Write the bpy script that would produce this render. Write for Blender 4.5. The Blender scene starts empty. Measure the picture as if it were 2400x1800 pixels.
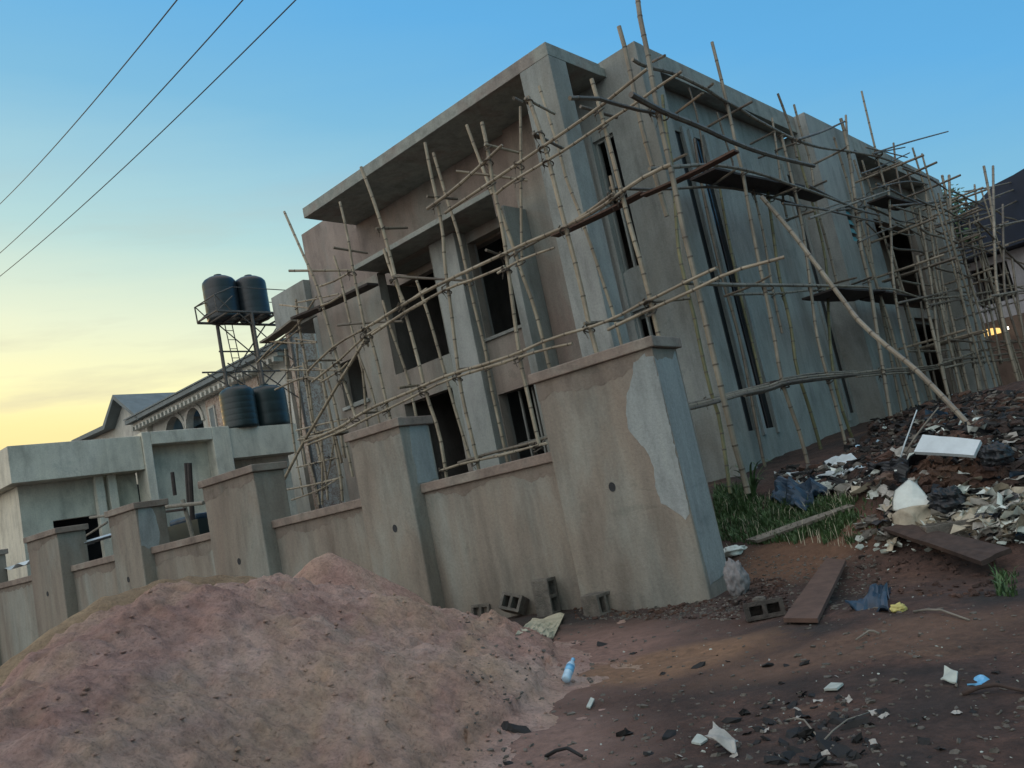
import bpy, bmesh, math, random
from mathutils import Vector, Matrix, noise
random.seed(7)
sc = bpy.context.scene
C = sc.collection
RAD = math.radians
# ---------------------------------------------------------------- camera
H = 1.4; FPX = 1986.9; PITCH = RAD(8.133); ROLL = RAD(11.742)
cp, sp, cr, sr = math.cos(PITCH), math.sin(PITCH), math.cos(ROLL), math.sin(ROLL)
_r = Vector((1,0,0)); _f = Vector((0,cp,sp)); _u = Vector((0,-sp,cp))
RIGHT = cr*_r - sr*_u; UP = sr*_r + cr*_u; FWD = _f
EYE = Vector((0,0,H))
cd = bpy.data.cameras.new('camera'); cam = bpy.data.objects.new('camera', cd); C.objects.link(cam)
cd.sensor_width = 36; cd.lens = FPX/2400*36; cd.clip_end = 3000; cd.clip_start = 0.05
mw = Matrix(((RIGHT.x,UP.x,-FWD.x,0),(RIGHT.y,UP.y,-FWD.y,0),(RIGHT.z,UP.z,-FWD.z,H),(0,0,0,1)))
cam.matrix_world = mw; sc.camera = cam
# ---------------------------------------------------------------- sky, sun, exposure
SUN_AZ = RAD(-52); SUN_EL = RAD(1.5)      # azimuth measured from +Y towards +X
sc.view_settings.view_transform = 'Standard'; sc.view_settings.look = 'None'
sc.view_settings.exposure = 1.0; sc.view_settings.gamma = 1.0
w = bpy.data.worlds.new('World'); sc.world = w; w.use_nodes = True
nt = w.node_tree; nt.nodes.clear()
def N(tree, t, **k):
    n = tree.nodes.new(t)
    for a, b in k.items():
        if a == 'ins':
            for i, v in b.items(): n.inputs[i].default_value = v
        else: setattr(n, a, b)
    return n
def ramp(tree, stops, interp='LINEAR'):
    n = tree.nodes.new('ShaderNodeValToRGB'); cr_ = n.color_ramp; cr_.interpolation = interp
    while len(cr_.elements) < len(stops): cr_.elements.new(0.5)
    for e, (p, c) in zip(cr_.elements, stops):
        e.position = p; e.color = (c[0], c[1], c[2], 1) if len(c) == 3 else c
    return n
def build_world():
    L = nt.links.new
    out = N(nt,'ShaderNodeOutputWorld'); bg = N(nt,'ShaderNodeBackground')
    sky = N(nt,'ShaderNodeTexSky'); sky.sky_type = 'NISHITA'; sky.sun_disc = False
    sky.sun_elevation = SUN_EL; sky.sun_rotation = SUN_AZ; sky.altitude = 100; sky.air_density = 1.0; sky.dust_density = 1.2; sky.ozone_density = 1.6
    tc = N(nt,'ShaderNodeTexCoord')
    # dusk afterglow: a warm band low in the west fading into blue with height and away from the sun
    nrm = N(nt,'ShaderNodeVectorMath', operation='NORMALIZE'); L(tc.outputs['Generated'], nrm.inputs[0])
    sep = N(nt,'ShaderNodeSeparateXYZ'); L(nrm.outputs[0], sep.inputs[0])
    sd = Vector((math.sin(SUN_AZ), math.cos(SUN_AZ), 0.0))
    dot = N(nt,'ShaderNodeVectorMath', operation='DOT_PRODUCT'); L(nrm.outputs[0], dot.inputs[0]); dot.inputs[1].default_value = sd
    # v = elevation + falloff away from the sun
    m1 = N(nt,'ShaderNodeMath', operation='MULTIPLY_ADD'); L(dot.outputs['Value'], m1.inputs[0]); m1.inputs[1].default_value = -0.42; m1.inputs[2].default_value = 0.42
    m2 = N(nt,'ShaderNodeMath', operation='ADD'); L(m1.outputs[0], m2.inputs[0]); L(sep.outputs['Z'], m2.inputs[1])
    cn = N(nt,'ShaderNodeTexNoise', ins={'Scale':3.2,'Detail':6.0,'Roughness':0.55})
    mp = N(nt,'ShaderNodeMapping'); mp.inputs['Scale'].default_value = (1.0,1.0,6.5); mp.inputs['Rotation'].default_value = (0.12,-0.1,0)
    L(nrm.outputs[0], mp.inputs[0]); L(mp.outputs[0], cn.inputs['Vector'])
    m3 = N(nt,'ShaderNodeMath', operation='MULTIPLY_ADD'); L(cn.outputs['Fac'], m3.inputs[0]); m3.inputs[1].default_value = 0.05; m3.inputs[2].default_value = -0.025
    m4 = N(nt,'ShaderNodeMath', operation='ADD'); L(m2.outputs[0], m4.inputs[0]); L(m3.outputs[0], m4.inputs[1])
    rp = ramp(nt, [(0.0,(.88,.55,.20)),(0.17,(.90,.68,.27)),(0.215,(.92,.80,.34)),(0.26,(.95,.90,.47)),(0.335,(.78,.84,.60)),(0.445,(.44,.67,.66)),(0.60,(.19,.48,.70)),(0.73,(.11,.41,.75)),(1.0,(.06,.30,.62))])
    L(m4.outputs[0], rp.inputs[0])
    # thin grey streaks of cloud near the horizon
    cm = ramp(nt, [(0.50,(0,0,0)),(0.68,(1,1,1))]); L(cn.outputs['Fac'], cm.inputs[0])
    lowm = N(nt,'ShaderNodeMapRange'); lowm.inputs['From Min'].default_value = 0.12; lowm.inputs['From Max'].default_value = 0.46
    lowm.inputs['To Min'].default_value = 0.75; lowm.inputs['To Max'].default_value = 0.0; L(sep.outputs['Z'], lowm.inputs['Value'])
    mm = N(nt,'ShaderNodeMath', operation='MULTIPLY'); L(cm.outputs[0], mm.inputs[0]); L(lowm.outputs[0], mm.inputs[1])
    wst = N(nt,'ShaderNodeMapRange'); wst.inputs['From Min'].default_value = .45; wst.inputs['From Max'].default_value = .8; L(dot.outputs['Value'], wst.inputs['Value'])
    mm2 = N(nt,'ShaderNodeMath', operation='MULTIPLY'); L(mm.outputs[0], mm2.inputs[0]); L(wst.outputs[0], mm2.inputs[1])
    mxc = N(nt,'ShaderNodeMix', data_type='RGBA'); L(mm2.outputs[0], mxc.inputs['Factor']); L(rp.outputs[0], mxc.inputs[6]); mxc.inputs[7].default_value = (.55,.50,.36,1)
    # eastern half of the dusk sky (behind the viewer): brightened as added fill for the facades, warm left, cool right
    bdir = N(nt,'ShaderNodeVectorMath', operation='DOT_PRODUCT'); L(nrm.outputs[0], bdir.inputs[0]); bdir.inputs[1].default_value = (0,-1,0)
    bm_ = N(nt,'ShaderNodeMapRange', interpolation_type='SMOOTHSTEP'); bm_.inputs['From Min'].default_value = -.25; bm_.inputs['From Max'].default_value = .45; L(bdir.outputs['Value'], bm_.inputs['Value'])
    ldir = N(nt,'ShaderNodeMapRange', interpolation_type='SMOOTHSTEP'); ldir.inputs['From Min'].default_value = -.6; ldir.inputs['From Max'].default_value = .6; L(sep.outputs['X'], ldir.inputs['Value'])
    lc = ramp(nt, [(0.0,BACK_WARM),(1.0,BACK_COOL)]); L(ldir.outputs[0], lc.inputs[0])
    mb_ = N(nt,'ShaderNodeMix', data_type='RGBA'); L(bm_.outputs[0], mb_.inputs['Factor']); L(mxc.outputs[2], mb_.inputs[6]); L(lc.outputs[0], mb_.inputs[7])
    zm = N(nt,'ShaderNodeMapRange', interpolation_type='SMOOTHSTEP'); zm.inputs['From Min'].default_value = .66; zm.inputs['From Max'].default_value = .92; L(sep.outputs['Z'], zm.inputs['Value'])
    mz = N(nt,'ShaderNodeMix', data_type='RGBA'); L(zm.outputs[0], mz.inputs['Factor']); L(mb_.outputs[2], mz.inputs[6]); mz.inputs[7].default_value = (*ZEN,1)
    skm = N(nt,'ShaderNodeVectorMath', operation='SCALE'); L(sky.outputs[0], skm.inputs[0]); skm.inputs['Scale'].default_value = 0.03
    sc2 = N(nt,'ShaderNodeVectorMath', operation='SCALE'); L(mz.outputs[2], sc2.inputs[0]); sc2.inputs['Scale'].default_value = SKY_GAIN
    ad = N(nt,'ShaderNodeVectorMath', operation='ADD'); L(skm.outputs[0], ad.inputs[0]); L(sc2.outputs[0], ad.inputs[1])
    L(ad.outputs[0], bg.inputs['Color']); bg.inputs['Strength'].default_value = 1.0
    L(bg.outputs[0], out.inputs['Surface'])
SKY_GAIN = 0.49; BACK_WARM = (1.38,1.38,1.34); BACK_COOL = (.20,.46,.55); ZEN = (1.0,.95,.95)  # rear and zenith sky raised to light the facades and sand
build_world()
sl = bpy.data.lights.new('sun','SUN'); so = bpy.data.objects.new('sun', sl); C.objects.link(so)
sl.energy = 0.25; sl.angle = RAD(3); sl.color = (1.0,.68,.38)
sdir = Vector((math.sin(SUN_AZ)*math.cos(SUN_EL), math.cos(SUN_AZ)*math.cos(SUN_EL), math.sin(SUN_EL)))
so.rotation_euler = sdir.to_track_quat('Z','Y').to_euler()
sc.cycles.max_bounces = 5
# ---------------------------------------------------------------- picture ray -> place helpers (F pixels: picture scaled to 2212 wide)
def ray(x, y):
    a, b = x*1.085-1200, y*1.085-900
    return RIGHT*(a/FPX) - UP*(b/FPX) + FWD
def at_plane(x, y, p, n):
    d = ray(x, y); return EYE + d*((p-EYE).dot(n)/d.dot(n))
def at_z(x, y, z):
    d = ray(x, y); return EYE + d*((z-H)/d.z)
def at_dist(x, y, hd):
    d = ray(x, y); return EYE + d*(hd/math.hypot(d.x, d.y))
class Frame:
    def __init__(s, o, yaw):
        s.o = o.copy(); s.a = Vector((-math.cos(yaw), math.sin(yaw), 0)); s.b = Vector((math.sin(yaw), math.cos(yaw), 0)); s.o.z = 0
    def P(s, a, b, z): return s.o + s.a*a + s.b*b + Vector((0,0,z))
    def inv(s, p): d = p - s.o; return d.dot(s.a), d.dot(s.b)
_d = ray(1177,89)
B = Frame(EYE + _d*(14/math.hypot(_d.x,_d.y)), RAD(41.5))       # building: a = along left facade, b = along right facade
W = Frame(at_z(1535,1295,0), RAD(36.6))                        # boundary wall
# ---------------------------------------------------------------- materials
MATS = {}
def mat_new(name):
    m = bpy.data.materials.new(name); m.use_nodes = True; t = m.node_tree; t.nodes.clear()
    o = N(t,'ShaderNodeOutputMaterial'); p = N(t,'ShaderNodeBsdfPrincipled'); t.links.new(p.outputs[0], o.inputs[0])
    MATS[name] = m; return m, t, p
def plaster(name, c1, c2, c3, sc_=0.7, streak=0.35, bump=0.35, rough=0.9, fine=30, bdist=0.02):
    m, t, p = mat_new(name); L = t.links.new
    tc = N(t,'ShaderNodeTexCoord'); mp = N(t,'ShaderNodeMapping'); mp.inputs['Scale'].default_value = (1,1,streak); L(tc.outputs['Object'], mp.inputs[0])
    n1 = N(t,'ShaderNodeTexNoise', ins={'Scale':sc_,'Detail':7.0,'Roughness':0.6,'Distortion':0.6}); L(mp.outputs[0], n1.inputs['Vector'])
    n2 = N(t,'ShaderNodeTexNoise', ins={'Scale':sc_*3.3,'Detail':6.0,'Roughness':0.65}); L(mp.outputs[0], n2.inputs['Vector'])
    n3 = N(t,'ShaderNodeTexNoise', ins={'Scale':float(fine),'Detail':5.0,'Roughness':0.7}); L(tc.outputs['Object'], n3.inputs['Vector'])
    r1 = ramp(t, [(0.36,c1),(0.52,c2),(0.66,c3)]); L(n1.outputs['Fac'], r1.inputs[0])
    r2 = ramp(t, [(0.30,(.72,.72,.72)),(0.5,(1,1,1)),(0.75,(1.16,1.15,1.12))]); L(n2.outputs['Fac'], r2.inputs[0])
    r3 = ramp(t, [(0.25,(.82,.82,.82)),(0.6,(1.05,1.05,1.05))]); L(n3.outputs['Fac'], r3.inputs[0])
    mx = N(t,'ShaderNodeMix', data_type='RGBA', blend_type='MULTIPLY'); mx.inputs['Factor'].default_value = 1; L(r1.outputs[0], mx.inputs[6]); L(r2.outputs[0], mx.inputs[7])
    my = N(t,'ShaderNodeMix', data_type='RGBA', blend_type='MULTIPLY'); my.inputs['Factor'].default_value = 1; L(mx.outputs[2], my.inputs[6]); L(r3.outputs[0], my.inputs[7])
    mp4 = N(t,'ShaderNodeMapping'); mp4.inputs['Scale'].default_value = (3.2,3.2,.16); L(tc.outputs['Object'], mp4.inputs[0])
    n4 = N(t,'ShaderNodeTexNoise', ins={'Scale':1.0,'Detail':6.0,'Roughness':0.6,'Distortion':.3}); L(mp4.outputs[0], n4.inputs['Vector'])
    r4 = ramp(t, [(0.36,(.86,.86,.86)),(0.50,(1,1,1)),(0.62,(1.0,1.0,1.0)),(0.76,(1.09,1.10,1.10))]); L(n4.outputs['Fac'], r4.inputs[0])
    mw4 = N(t,'ShaderNodeMix', data_type='RGBA', blend_type='MULTIPLY'); mw4.inputs['Factor'].default_value = 1; L(my.outputs[2], mw4.inputs[6]); L(r4.outputs[0], mw4.inputs[7])
    n5 = N(t,'ShaderNodeTexNoise', ins={'Scale':1.1,'Detail':8.0,'Roughness':0.7,'Distortion':1.2}); L(tc.outputs['Object'], n5.inputs['Vector'])
    r5 = ramp(t, [(0.60,(1,1,1)),(0.645,(.86,.88,.88))]); L(n5.outputs['Fac'], r5.inputs[0])
    mw5 = N(t,'ShaderNodeMix', data_type='RGBA', blend_type='MULTIPLY'); mw5.inputs['Factor'].default_value = 1; L(mw4.outputs[2], mw5.inputs[6]); L(r5.outputs[0], mw5.inputs[7])
    L(mw5.outputs[2], p.inputs['Base Color']); p.inputs['Roughness'].default_value = rough
    b = N(t,'ShaderNodeBump'); b.inputs['Strength'].default_value = bump; b.inputs['Distance'].default_value = bdist
    ad = N(t,'ShaderNodeMath', operation='ADD'); L(n3.outputs['Fac'], ad.inputs[0]); L(n2.outputs['Fac'], ad.inputs[1]); L(ad.outputs[0], b.inputs['Height']); L(b.outputs[0], p.inputs['Normal'])
    return m
def simple(name, c, rough=0.7, var=0.25, sc_=8, bump=0.15, metal=0, bdist=0.01, spec=None):
    m, t, p = mat_new(name); L = t.links.new
    tc = N(t,'ShaderNodeTexCoord'); n = N(t,'ShaderNodeTexNoise', ins={'Scale':float(sc_),'Detail':6.0,'Roughness':0.65}); L(tc.outputs['Object'], n.inputs['Vector'])
    r = ramp(t, [(0.3,tuple(v*(1-var) for v in c)),(0.7,tuple(min(1,v*(1+var)) for v in c))]); L(n.outputs['Fac'], r.inputs[0])
    L(r.outputs[0], p.inputs['Base Color']); p.inputs['Roughness'].default_value = rough; p.inputs['Metallic'].default_value = metal
    if bump:
        b = N(t,'ShaderNodeBump'); b.inputs['Strength'].default_value = bump; b.inputs['Distance'].default_value = bdist; L(n.outputs['Fac'], b.inputs['Height']); L(b.outputs[0], p.inputs['Normal'])
    return m
plaster('facade', (.25,.20,.175), (.275,.25,.22), (.265,.285,.265), 0.6, 0.42)
plaster('facade_grey', (.235,.235,.215), (.285,.305,.295), (.36,.375,.365), 0.7, 0.35)
plaster('pink_plaster', (.25,.205,.185), (.30,.25,.225), (.27,.26,.24), 0.6, 0.6)
plaster('slab', (.24,.26,.245), (.30,.315,.29), (.26,.235,.215), 1.2, 1.0)
plaster('wall_render', (.215,.175,.145), (.25,.22,.185), (.28,.28,.25), 0.9, 0.25)
plaster('wet_coping', (.205,.16,.135), (.25,.20,.17), (.28,.245,.21), 1.6, 1.0)
plaster('damp', (.185,.15,.125), (.21,.175,.148), (.23,.205,.175), 1.5, 0.5)
plaster('pale_patch', (.25,.275,.275), (.285,.315,.315), (.32,.345,.35), 1.2, 0.25)
plaster('neighbour_render', (.56,.53,.45), (.62,.59,.50), (.66,.63,.55), 0.6, 0.6)  # lightened beyond bare concrete, in place of haze over this building
plaster('house_white', (.42,.42,.38), (.5,.5,.46), (.55,.54,.5), 0.6, 0.6)
plaster('block', (.12,.11,.095), (.17,.15,.13), (.21,.19,.165), 5, 1.0, bump=0.9, fine=55)
plaster('shaded_plaster', (.07,.065,.06), (.09,.083,.078), (.11,.105,.10), 0.8, 0.6)  # plaster colour darkened so rooms behind the openings look shaded
plaster('block_dark', (.06,.05,.045), (.08,.068,.06), (.10,.088,.078), 5, 1.0, bump=0.9, fine=55)
plaster('side_patch', (.24,.255,.25), (.28,.295,.29), (.31,.325,.32), 1.2, 0.25)
plaster('brown_wall', (.12,.08,.06), (.15,.10,.08), (.18,.13,.10), 0.8, 0.6)
plaster('mauve_wall', (.40,.38,.40), (.45,.43,.45), (.5,.47,.49), 0.5, 0.5)
simple('dark_inside', (.03,.032,.036), 0.95, 0.2, 3, 0)  # near black that stands in for the shade inside openings
simple('black_tank', (.018,.024,.030), 0.38, 0.15, 3, 0.05)
simple('tank_green', (.014,.026,.028), 0.4, 0.2, 3, 0.05)
simple('steel', (.10,.085,.075), 0.65, 0.3, 12, 0.1)
simple('roof_blue', (.006,.014,.034), 0.7, 0.3, 1.5, 0)
simple('roof_grey', (.16,.19,.20), 0.8, 0.2, 1.5, 0.1)
simple('plank_dark', (.045,.035,.033), 0.85, 0.35, 9, 0.5)
simple('plank_grey', (.20,.18,.15), 0.85, 0.35, 9, 0.5)
simple('plank_red', (.105,.062,.047), 0.9, 0.3, 6, 0.5)
simple('plank_wet', (.055,.036,.03), 0.9, 0.4, 9, 0.7)
simple('white_sheet', (.55,.62,.66), 0.55, 0.12, 5, 0.2)
simple('foam', (.62,.66,.62), 0.6, 0.15, 5, 0.3)
simple('foam_tan', (.40,.35,.27), 0.8, 0.35, 6, 0.5)
simple('sackcloth', (.38,.36,.33), 0.85, 0.3, 9, 0.6)
simple('old_sack', (.21,.20,.205), 0.85, 0.3, 12, 0.8)
simple('cream_sack', (.46,.42,.31), 0.8, 0.2, 9, 0.4)
simple('blue_plastic', (.025,.05,.085), 0.45, 0.4, 7, 0.5)
simple('black_plastic', (.012,.014,.018), 0.45, 0.4, 7, 0.6)
simple('charcoal', (.012,.011,.011), 0.75, 0.4, 14, 0.5)
simple('green_leaf', (.055,.105,.035), 0.6, 0.6, 5, 0.1)
simple('tree_leaf', (.045,.10,.035), 0.6, 0.5, 2, 0.1)
simple('bark', (.08,.06,.045), 0.9, 0.3, 6, 0.5)
simple('dark_glass', (.006,.010,.014), 0.12, 0.2, 3, 0)
simple('rope', (.10,.085,.07), 0.9, 0.3, 20, 0)
simple('wire', (.03,.03,.035), 0.5, 0.1, 3, 0)
simple('teal_glass', (.18,.55,.56), 0.15, 0.2, 1, 0)
simple('blue_glass', (.10,.42,.52), 0.12, 0.15, 2, 0)
simple('bottle_blue', (.17,.45,.72), 0.18, 0.25, 20, 0.1)
simple('bottle_label', (.42,.60,.74), 0.4, 0.2, 30, 0.1)
simple('yellow_plastic', (.55,.48,.16), 0.5, 0.2, 10, 0.2)
simple('pale_scrap', (.42,.46,.42), 0.7, 0.2, 10, 0.2)
simple('iron_dark', (.03,.025,.025), 0.6, 0.3, 12, 0.1)
def glow(name, c, s):
    m, t, p = mat_new(name); p.inputs['Base Color'].default_value = (*c,1); p.inputs['Emission Color'].default_value = (*c,1); p.inputs['Emission Strength'].default_value = s; return m
glow('lit_window', (1.0,.62,.20), 0.55); glow('bulb', (1.0,.9,.7), 3.0)
def mottled():
    m, t, p = mat_new('mottled'); L = t.links.new
    tc = N(t,'ShaderNodeTexCoord'); v = N(t,'ShaderNodeTexNoise', ins={'Scale':7.0,'Detail':3.0,'Roughness':0.7,'Distortion':1.5}); L(tc.outputs['Object'], v.inputs['Vector'])
    r = ramp(t, [(0.38,(.24,.15,.12)),(0.47,(.36,.28,.23)),(0.58,(.47,.41,.36))]); L(v.outputs['Fac'], r.inputs[0]); L(r.outputs[0], p.inputs['Base Color']); p.inputs['Roughness'].default_value = .8
mottled()
def bamboo(name, cA, cB, cC):
    m, t, p = mat_new(name); L = t.links.new
    tc = N(t,'ShaderNodeTexCoord'); n = N(t,'ShaderNodeTexNoise', ins={'Scale':1.6,'Detail':5.0,'Roughness':0.7}); L(tc.outputs['Object'], n.inputs['Vector'])
    r = ramp(t, [(0.34,cA),(0.52,cB),(0.68,cC)]); L(n.outputs['Fac'], r.inputs[0])
    at = N(t,'ShaderNodeAttribute'); at.attribute_name = 'node_ring'
    mx = N(t,'ShaderNodeMix', data_type='RGBA'); L(at.outputs['Fac'], mx.inputs['Factor']); L(r.outputs[0], mx.inputs[6]); mx.inputs[7].default_value = (.09,.07,.05,1)
    L(mx.outputs[2], p.inputs['Base Color']); p.inputs['Roughness'].default_value = 0.55
    n2 = N(t,'ShaderNodeTexNoise', ins={'Scale':40.0,'Detail':3.0}); L(tc.outputs['Object'], n2.inputs['Vector'])
    b = N(t,'ShaderNodeBump'); b.inputs['Strength'].default_value = .2; b.inputs['Distance'].default_value = .005; L(n2.outputs['Fac'], b.inputs['Height']); L(b.outputs[0], p.inputs['Normal'])
bamboo('bamboo', (.19,.15,.11), (.30,.25,.18), (.40,.35,.27))
bamboo('bamboo_grey', (.16,.135,.105), (.24,.205,.155), (.32,.28,.22))
bamboo('bamboo_dark', (.10,.08,.065), (.15,.125,.095), (.20,.17,.13))
bamboo('bamboo_green', (.10,.10,.045), (.17,.16,.08), (.26,.23,.12))
_c1 = at_z(1440,1425,0); _c2 = at_z(1180,1430,0); _c3 = at_z(1080,1640,0); _c4 = at_z(1720,1215,.1); _c5 = at_z(1830,1400,0)
SPILL = [(_c2.x,_c2.y,1.3,1.5,(.24,.14,.11),.4),(_c3.x,_c3.y,.75,1.1,(.25,.155,.125),.35),(_c1.x,_c1.y,.85,.5,(.24,.135,.08),.3),(_c4.x,_c4.y,.9,.7,(.16,.085,.052),.35),(_c5.x,_c5.y,1.1,.4,(.15,.085,.058),.35)]
def soil():
    m, t, p = mat_new('soil'); L = t.links.new
    tc = N(t,'ShaderNodeTexCoord')
    def no(s, d=8.0, r=.65, dist=0.0):
        n = N(t,'ShaderNodeTexNoise', ins={'Scale':s,'Detail':d,'Roughness':r,'Distortion':dist}); L(tc.outputs['Object'], n.inputs['Vector']); return n
    a = no(0.55,6,.6,.8); b = no(2.6); c = no(14.0); d = no(45.0)
    ra = ramp(t, [(0.33,(.040,.032,.029)),(0.45,(.064,.039,.032)),(0.56,(.092,.050,.038)),(0.68,(.135,.078,.052))]); L(a.outputs['Fac'], ra.inputs[0])
    rb = ramp(t, [(0.30,(.55,.55,.56)),(0.50,(1,1,1)),(0.72,(1.45,1.38,1.3))]); L(b.outputs['Fac'], rb.inputs[0])
    rc = ramp(t, [(0.30,(.6,.6,.6)),(0.52,(1,1,1)),(0.72,(1.4,1.4,1.4))]); L(c.outputs['Fac'], rc.inputs[0])
    rd = ramp(t, [(0.35,(.75,.75,.75)),(0.60,(1.05,1.05,1.05)),(0.70,(1.1,1.1,1.1)),(0.78,(2.2,2.3,2.3))]); L(d.outputs['Fac'], rd.inputs[0])
    x = None
    for q in (rb, rc, rd):
        mx = N(t,'ShaderNodeMix', data_type='RGBA', blend_type='MULTIPLY'); mx.inputs['Factor'].default_value = 1
        L((x.outputs[2] if x else ra.outputs[0]), mx.inputs[6]); L(q.outputs[0], mx.inputs[7]); x = mx
    # spilled sand: pink round the big heap, orange on a low spread
    prev = x.outputs[2]
    for cx, cy, rx, ry, col, wd in SPILL:
        mp = N(t,'ShaderNodeMapping', vector_type='TEXTURE'); mp.inputs['Location'].default_value = (cx,cy,0); mp.inputs['Scale'].default_value = (rx,ry,1e6); L(tc.outputs['Object'], mp.inputs[0])
        ln = N(t,'ShaderNodeVectorMath', operation='LENGTH'); L(mp.outputs[0], ln.inputs[0])
        q = N(t,'ShaderNodeMath', operation='MULTIPLY_ADD'); L(b.outputs['Fac'], q.inputs[0]); q.inputs[1].default_value = 1.1; L(ln.outputs['Value'], q.inputs[2])
        q2 = N(t,'ShaderNodeMath', operation='MULTIPLY_ADD'); L(c.outputs['Fac'], q2.inputs[0]); q2.inputs[1].default_value = .8; L(q.outputs[0], q2.inputs[2])
        mr = N(t,'ShaderNodeMapRange'); mr.inputs['From Min'].default_value = 1.95-wd; mr.inputs['From Max'].default_value = 1.95+wd; mr.inputs['To Min'].default_value = 1; mr.inputs['To Max'].default_value = 0; L(q2.outputs[0], mr.inputs['Value'])
        cc = N(t,'ShaderNodeMix', data_type='RGBA', blend_type='MULTIPLY'); cc.inputs['Factor'].default_value = .8; cc.inputs[6].default_value = (*col,1); L(rc.outputs[0], cc.inputs[7])
        mx = N(t,'ShaderNodeMix', data_type='RGBA'); L(mr.outputs[0], mx.inputs['Factor']); L(prev, mx.inputs[6]); L(cc.outputs[2], mx.inputs[7]); prev = mx.outputs[2]
    L(prev, p.inputs['Base Color']); p.inputs['Roughness'].default_value = .95
    ad = N(t,'ShaderNodeMath', operation='ADD'); L(c.outputs['Fac'], ad.inputs[0]); L(d.outputs['Fac'], ad.inputs[1])
    bm_ = N(t,'ShaderNodeBump'); bm_.inputs['Strength'].default_value = .8; bm_.inputs['Distance'].default_value = .03; L(ad.outputs[0], bm_.inputs['Height']); L(bm_.outputs[0], p.inputs['Normal'])
soil()
def sandm(name, cols, tan):
    m, t, p = mat_new(name); L = t.links.new
    tc = N(t,'ShaderNodeTexCoord')
    def no(s, d=8.0, r=.65, dist=0.0, sc3=None):
        n = N(t,'ShaderNodeTexNoise', ins={'Scale':s,'Detail':d,'Roughness':r,'Distortion':dist})
        if sc3:
            mp = N(t,'ShaderNodeMapping'); mp.inputs['Scale'].default_value = sc3; L(tc.outputs['Object'], mp.inputs[0]); L(mp.outputs[0], n.inputs['Vector'])
        else: L(tc.outputs['Object'], n.inputs['Vector'])
        return n
    a = no(0.8,6,.6,.9); b = no(8.0,9,.75); c = no(38.0,7,.75); e = no(.9,4,.6,.5,(2.2,.6,1))
    ra = ramp(t, [(0.33,cols[0]),(0.5,cols[1]),(0.66,cols[2])]); L(a.outputs['Fac'], ra.inputs[0])
    re = ramp(t, [(0.46,(0,0,0)),(0.75,(.85,.85,.85))]); L(e.outputs['Fac'], re.inputs[0])
    mt = N(t,'ShaderNodeMix', data_type='RGBA'); L(re.outputs[0], mt.inputs['Factor']); L(ra.outputs[0], mt.inputs[6]); mt.inputs[7].default_value = (*tan,1)
    x = mt
    for q, st in ((b,[(0.3,(.66,.63,.62)),(0.5,(1,1,1)),(0.72,(1.25,1.25,1.25))]), (c,[(0.3,(.48,.45,.44)),(0.45,(1,1,1)),(0.74,(1.3,1.3,1.3))])):
        rr = ramp(t, st); L(q.outputs['Fac'], rr.inputs[0])
        mx = N(t,'ShaderNodeMix', data_type='RGBA', blend_type='MULTIPLY'); mx.inputs['Factor'].default_value = 1; L(x.outputs[2], mx.inputs[6]); L(rr.outputs[0], mx.inputs[7]); x = mx
    L(x.outputs[2], p.inputs['Base Color']); p.inputs['Roughness'].default_value = .95
    ad = N(t,'ShaderNodeMath', operation='ADD'); L(b.outputs['Fac'], ad.inputs[0]); L(c.outputs['Fac'], ad.inputs[1])
    bm_ = N(t,'ShaderNodeBump'); bm_.inputs['Strength'].default_value = 1.0; bm_.inputs['Distance'].default_value = .05; L(ad.outputs[0], bm_.inputs['Height']); L(bm_.outputs[0], p.inputs['Normal'])
sandm('sand', [(.40,.225,.185),(.52,.33,.275),(.62,.44,.37)], (.53,.37,.25))
sandm('old_sand', [(.30,.20,.12),(.36,.25,.155),(.42,.30,.19)], (.30,.20,.12))
# ---------------------------------------------------------------- mesh helpers
def link(name, verts, faces, m, parent=None, smooth=False, bevel=0, attr=None):
    loc = parent_loc(parent) if parent else Vector((0,0,0))
    if not parent:                      # a thing of one mesh: origin at its base
        xs = [v[0] for v in verts]; ys = [v[1] for v in verts]; zs = [v[2] for v in verts]
        loc = Vector(((min(xs)+max(xs))/2, (min(ys)+max(ys))/2, min(zs)))
    me = bpy.data.meshes.new(name); me.from_pydata([tuple(Vector(v)-loc) for v in verts], [], faces)
    me.materials.append(MATS[m]); me.update()
    b = bmesh.new(); b.from_mesh(me); bmesh.ops.recalc_face_normals(b, faces=b.faces); b.to_mesh(me); b.free()
    if smooth:
        for p in me.polygons: p.use_smooth = True
    if attr:
        at = me.attributes.new('node_ring','FLOAT','POINT'); at.data.foreach_set('value', attr)
    o = bpy.data.objects.new(name, me); C.objects.link(o)
    if parent: o.parent = parent; 
    else: o.location = loc
    if bevel:
        bv = o.modifiers.new('bevel','BEVEL'); bv.width = bevel; bv.segments = 2; bv.limit_method = 'ANGLE'; bv.angle_limit = RAD(40)
    return o
def parent_loc(p):
    l = Vector((0,0,0))
    while p: l = l + p.location; p = p.parent
    return l
def thing(name, label, cat, loc, group=None):
    o = bpy.data.objects.new(name, None); C.objects.link(o); o.location = loc; o.empty_display_size = .2
    o['label'] = label; o['category'] = cat
    if group: o['group'] = group
    return o
def tag(o, label, cat, group=None, kind=None):
    if label: o['label'] = label
    if cat: o['category'] = cat
    if group: o['group'] = group
    if kind: o['kind'] = kind
    return o
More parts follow.
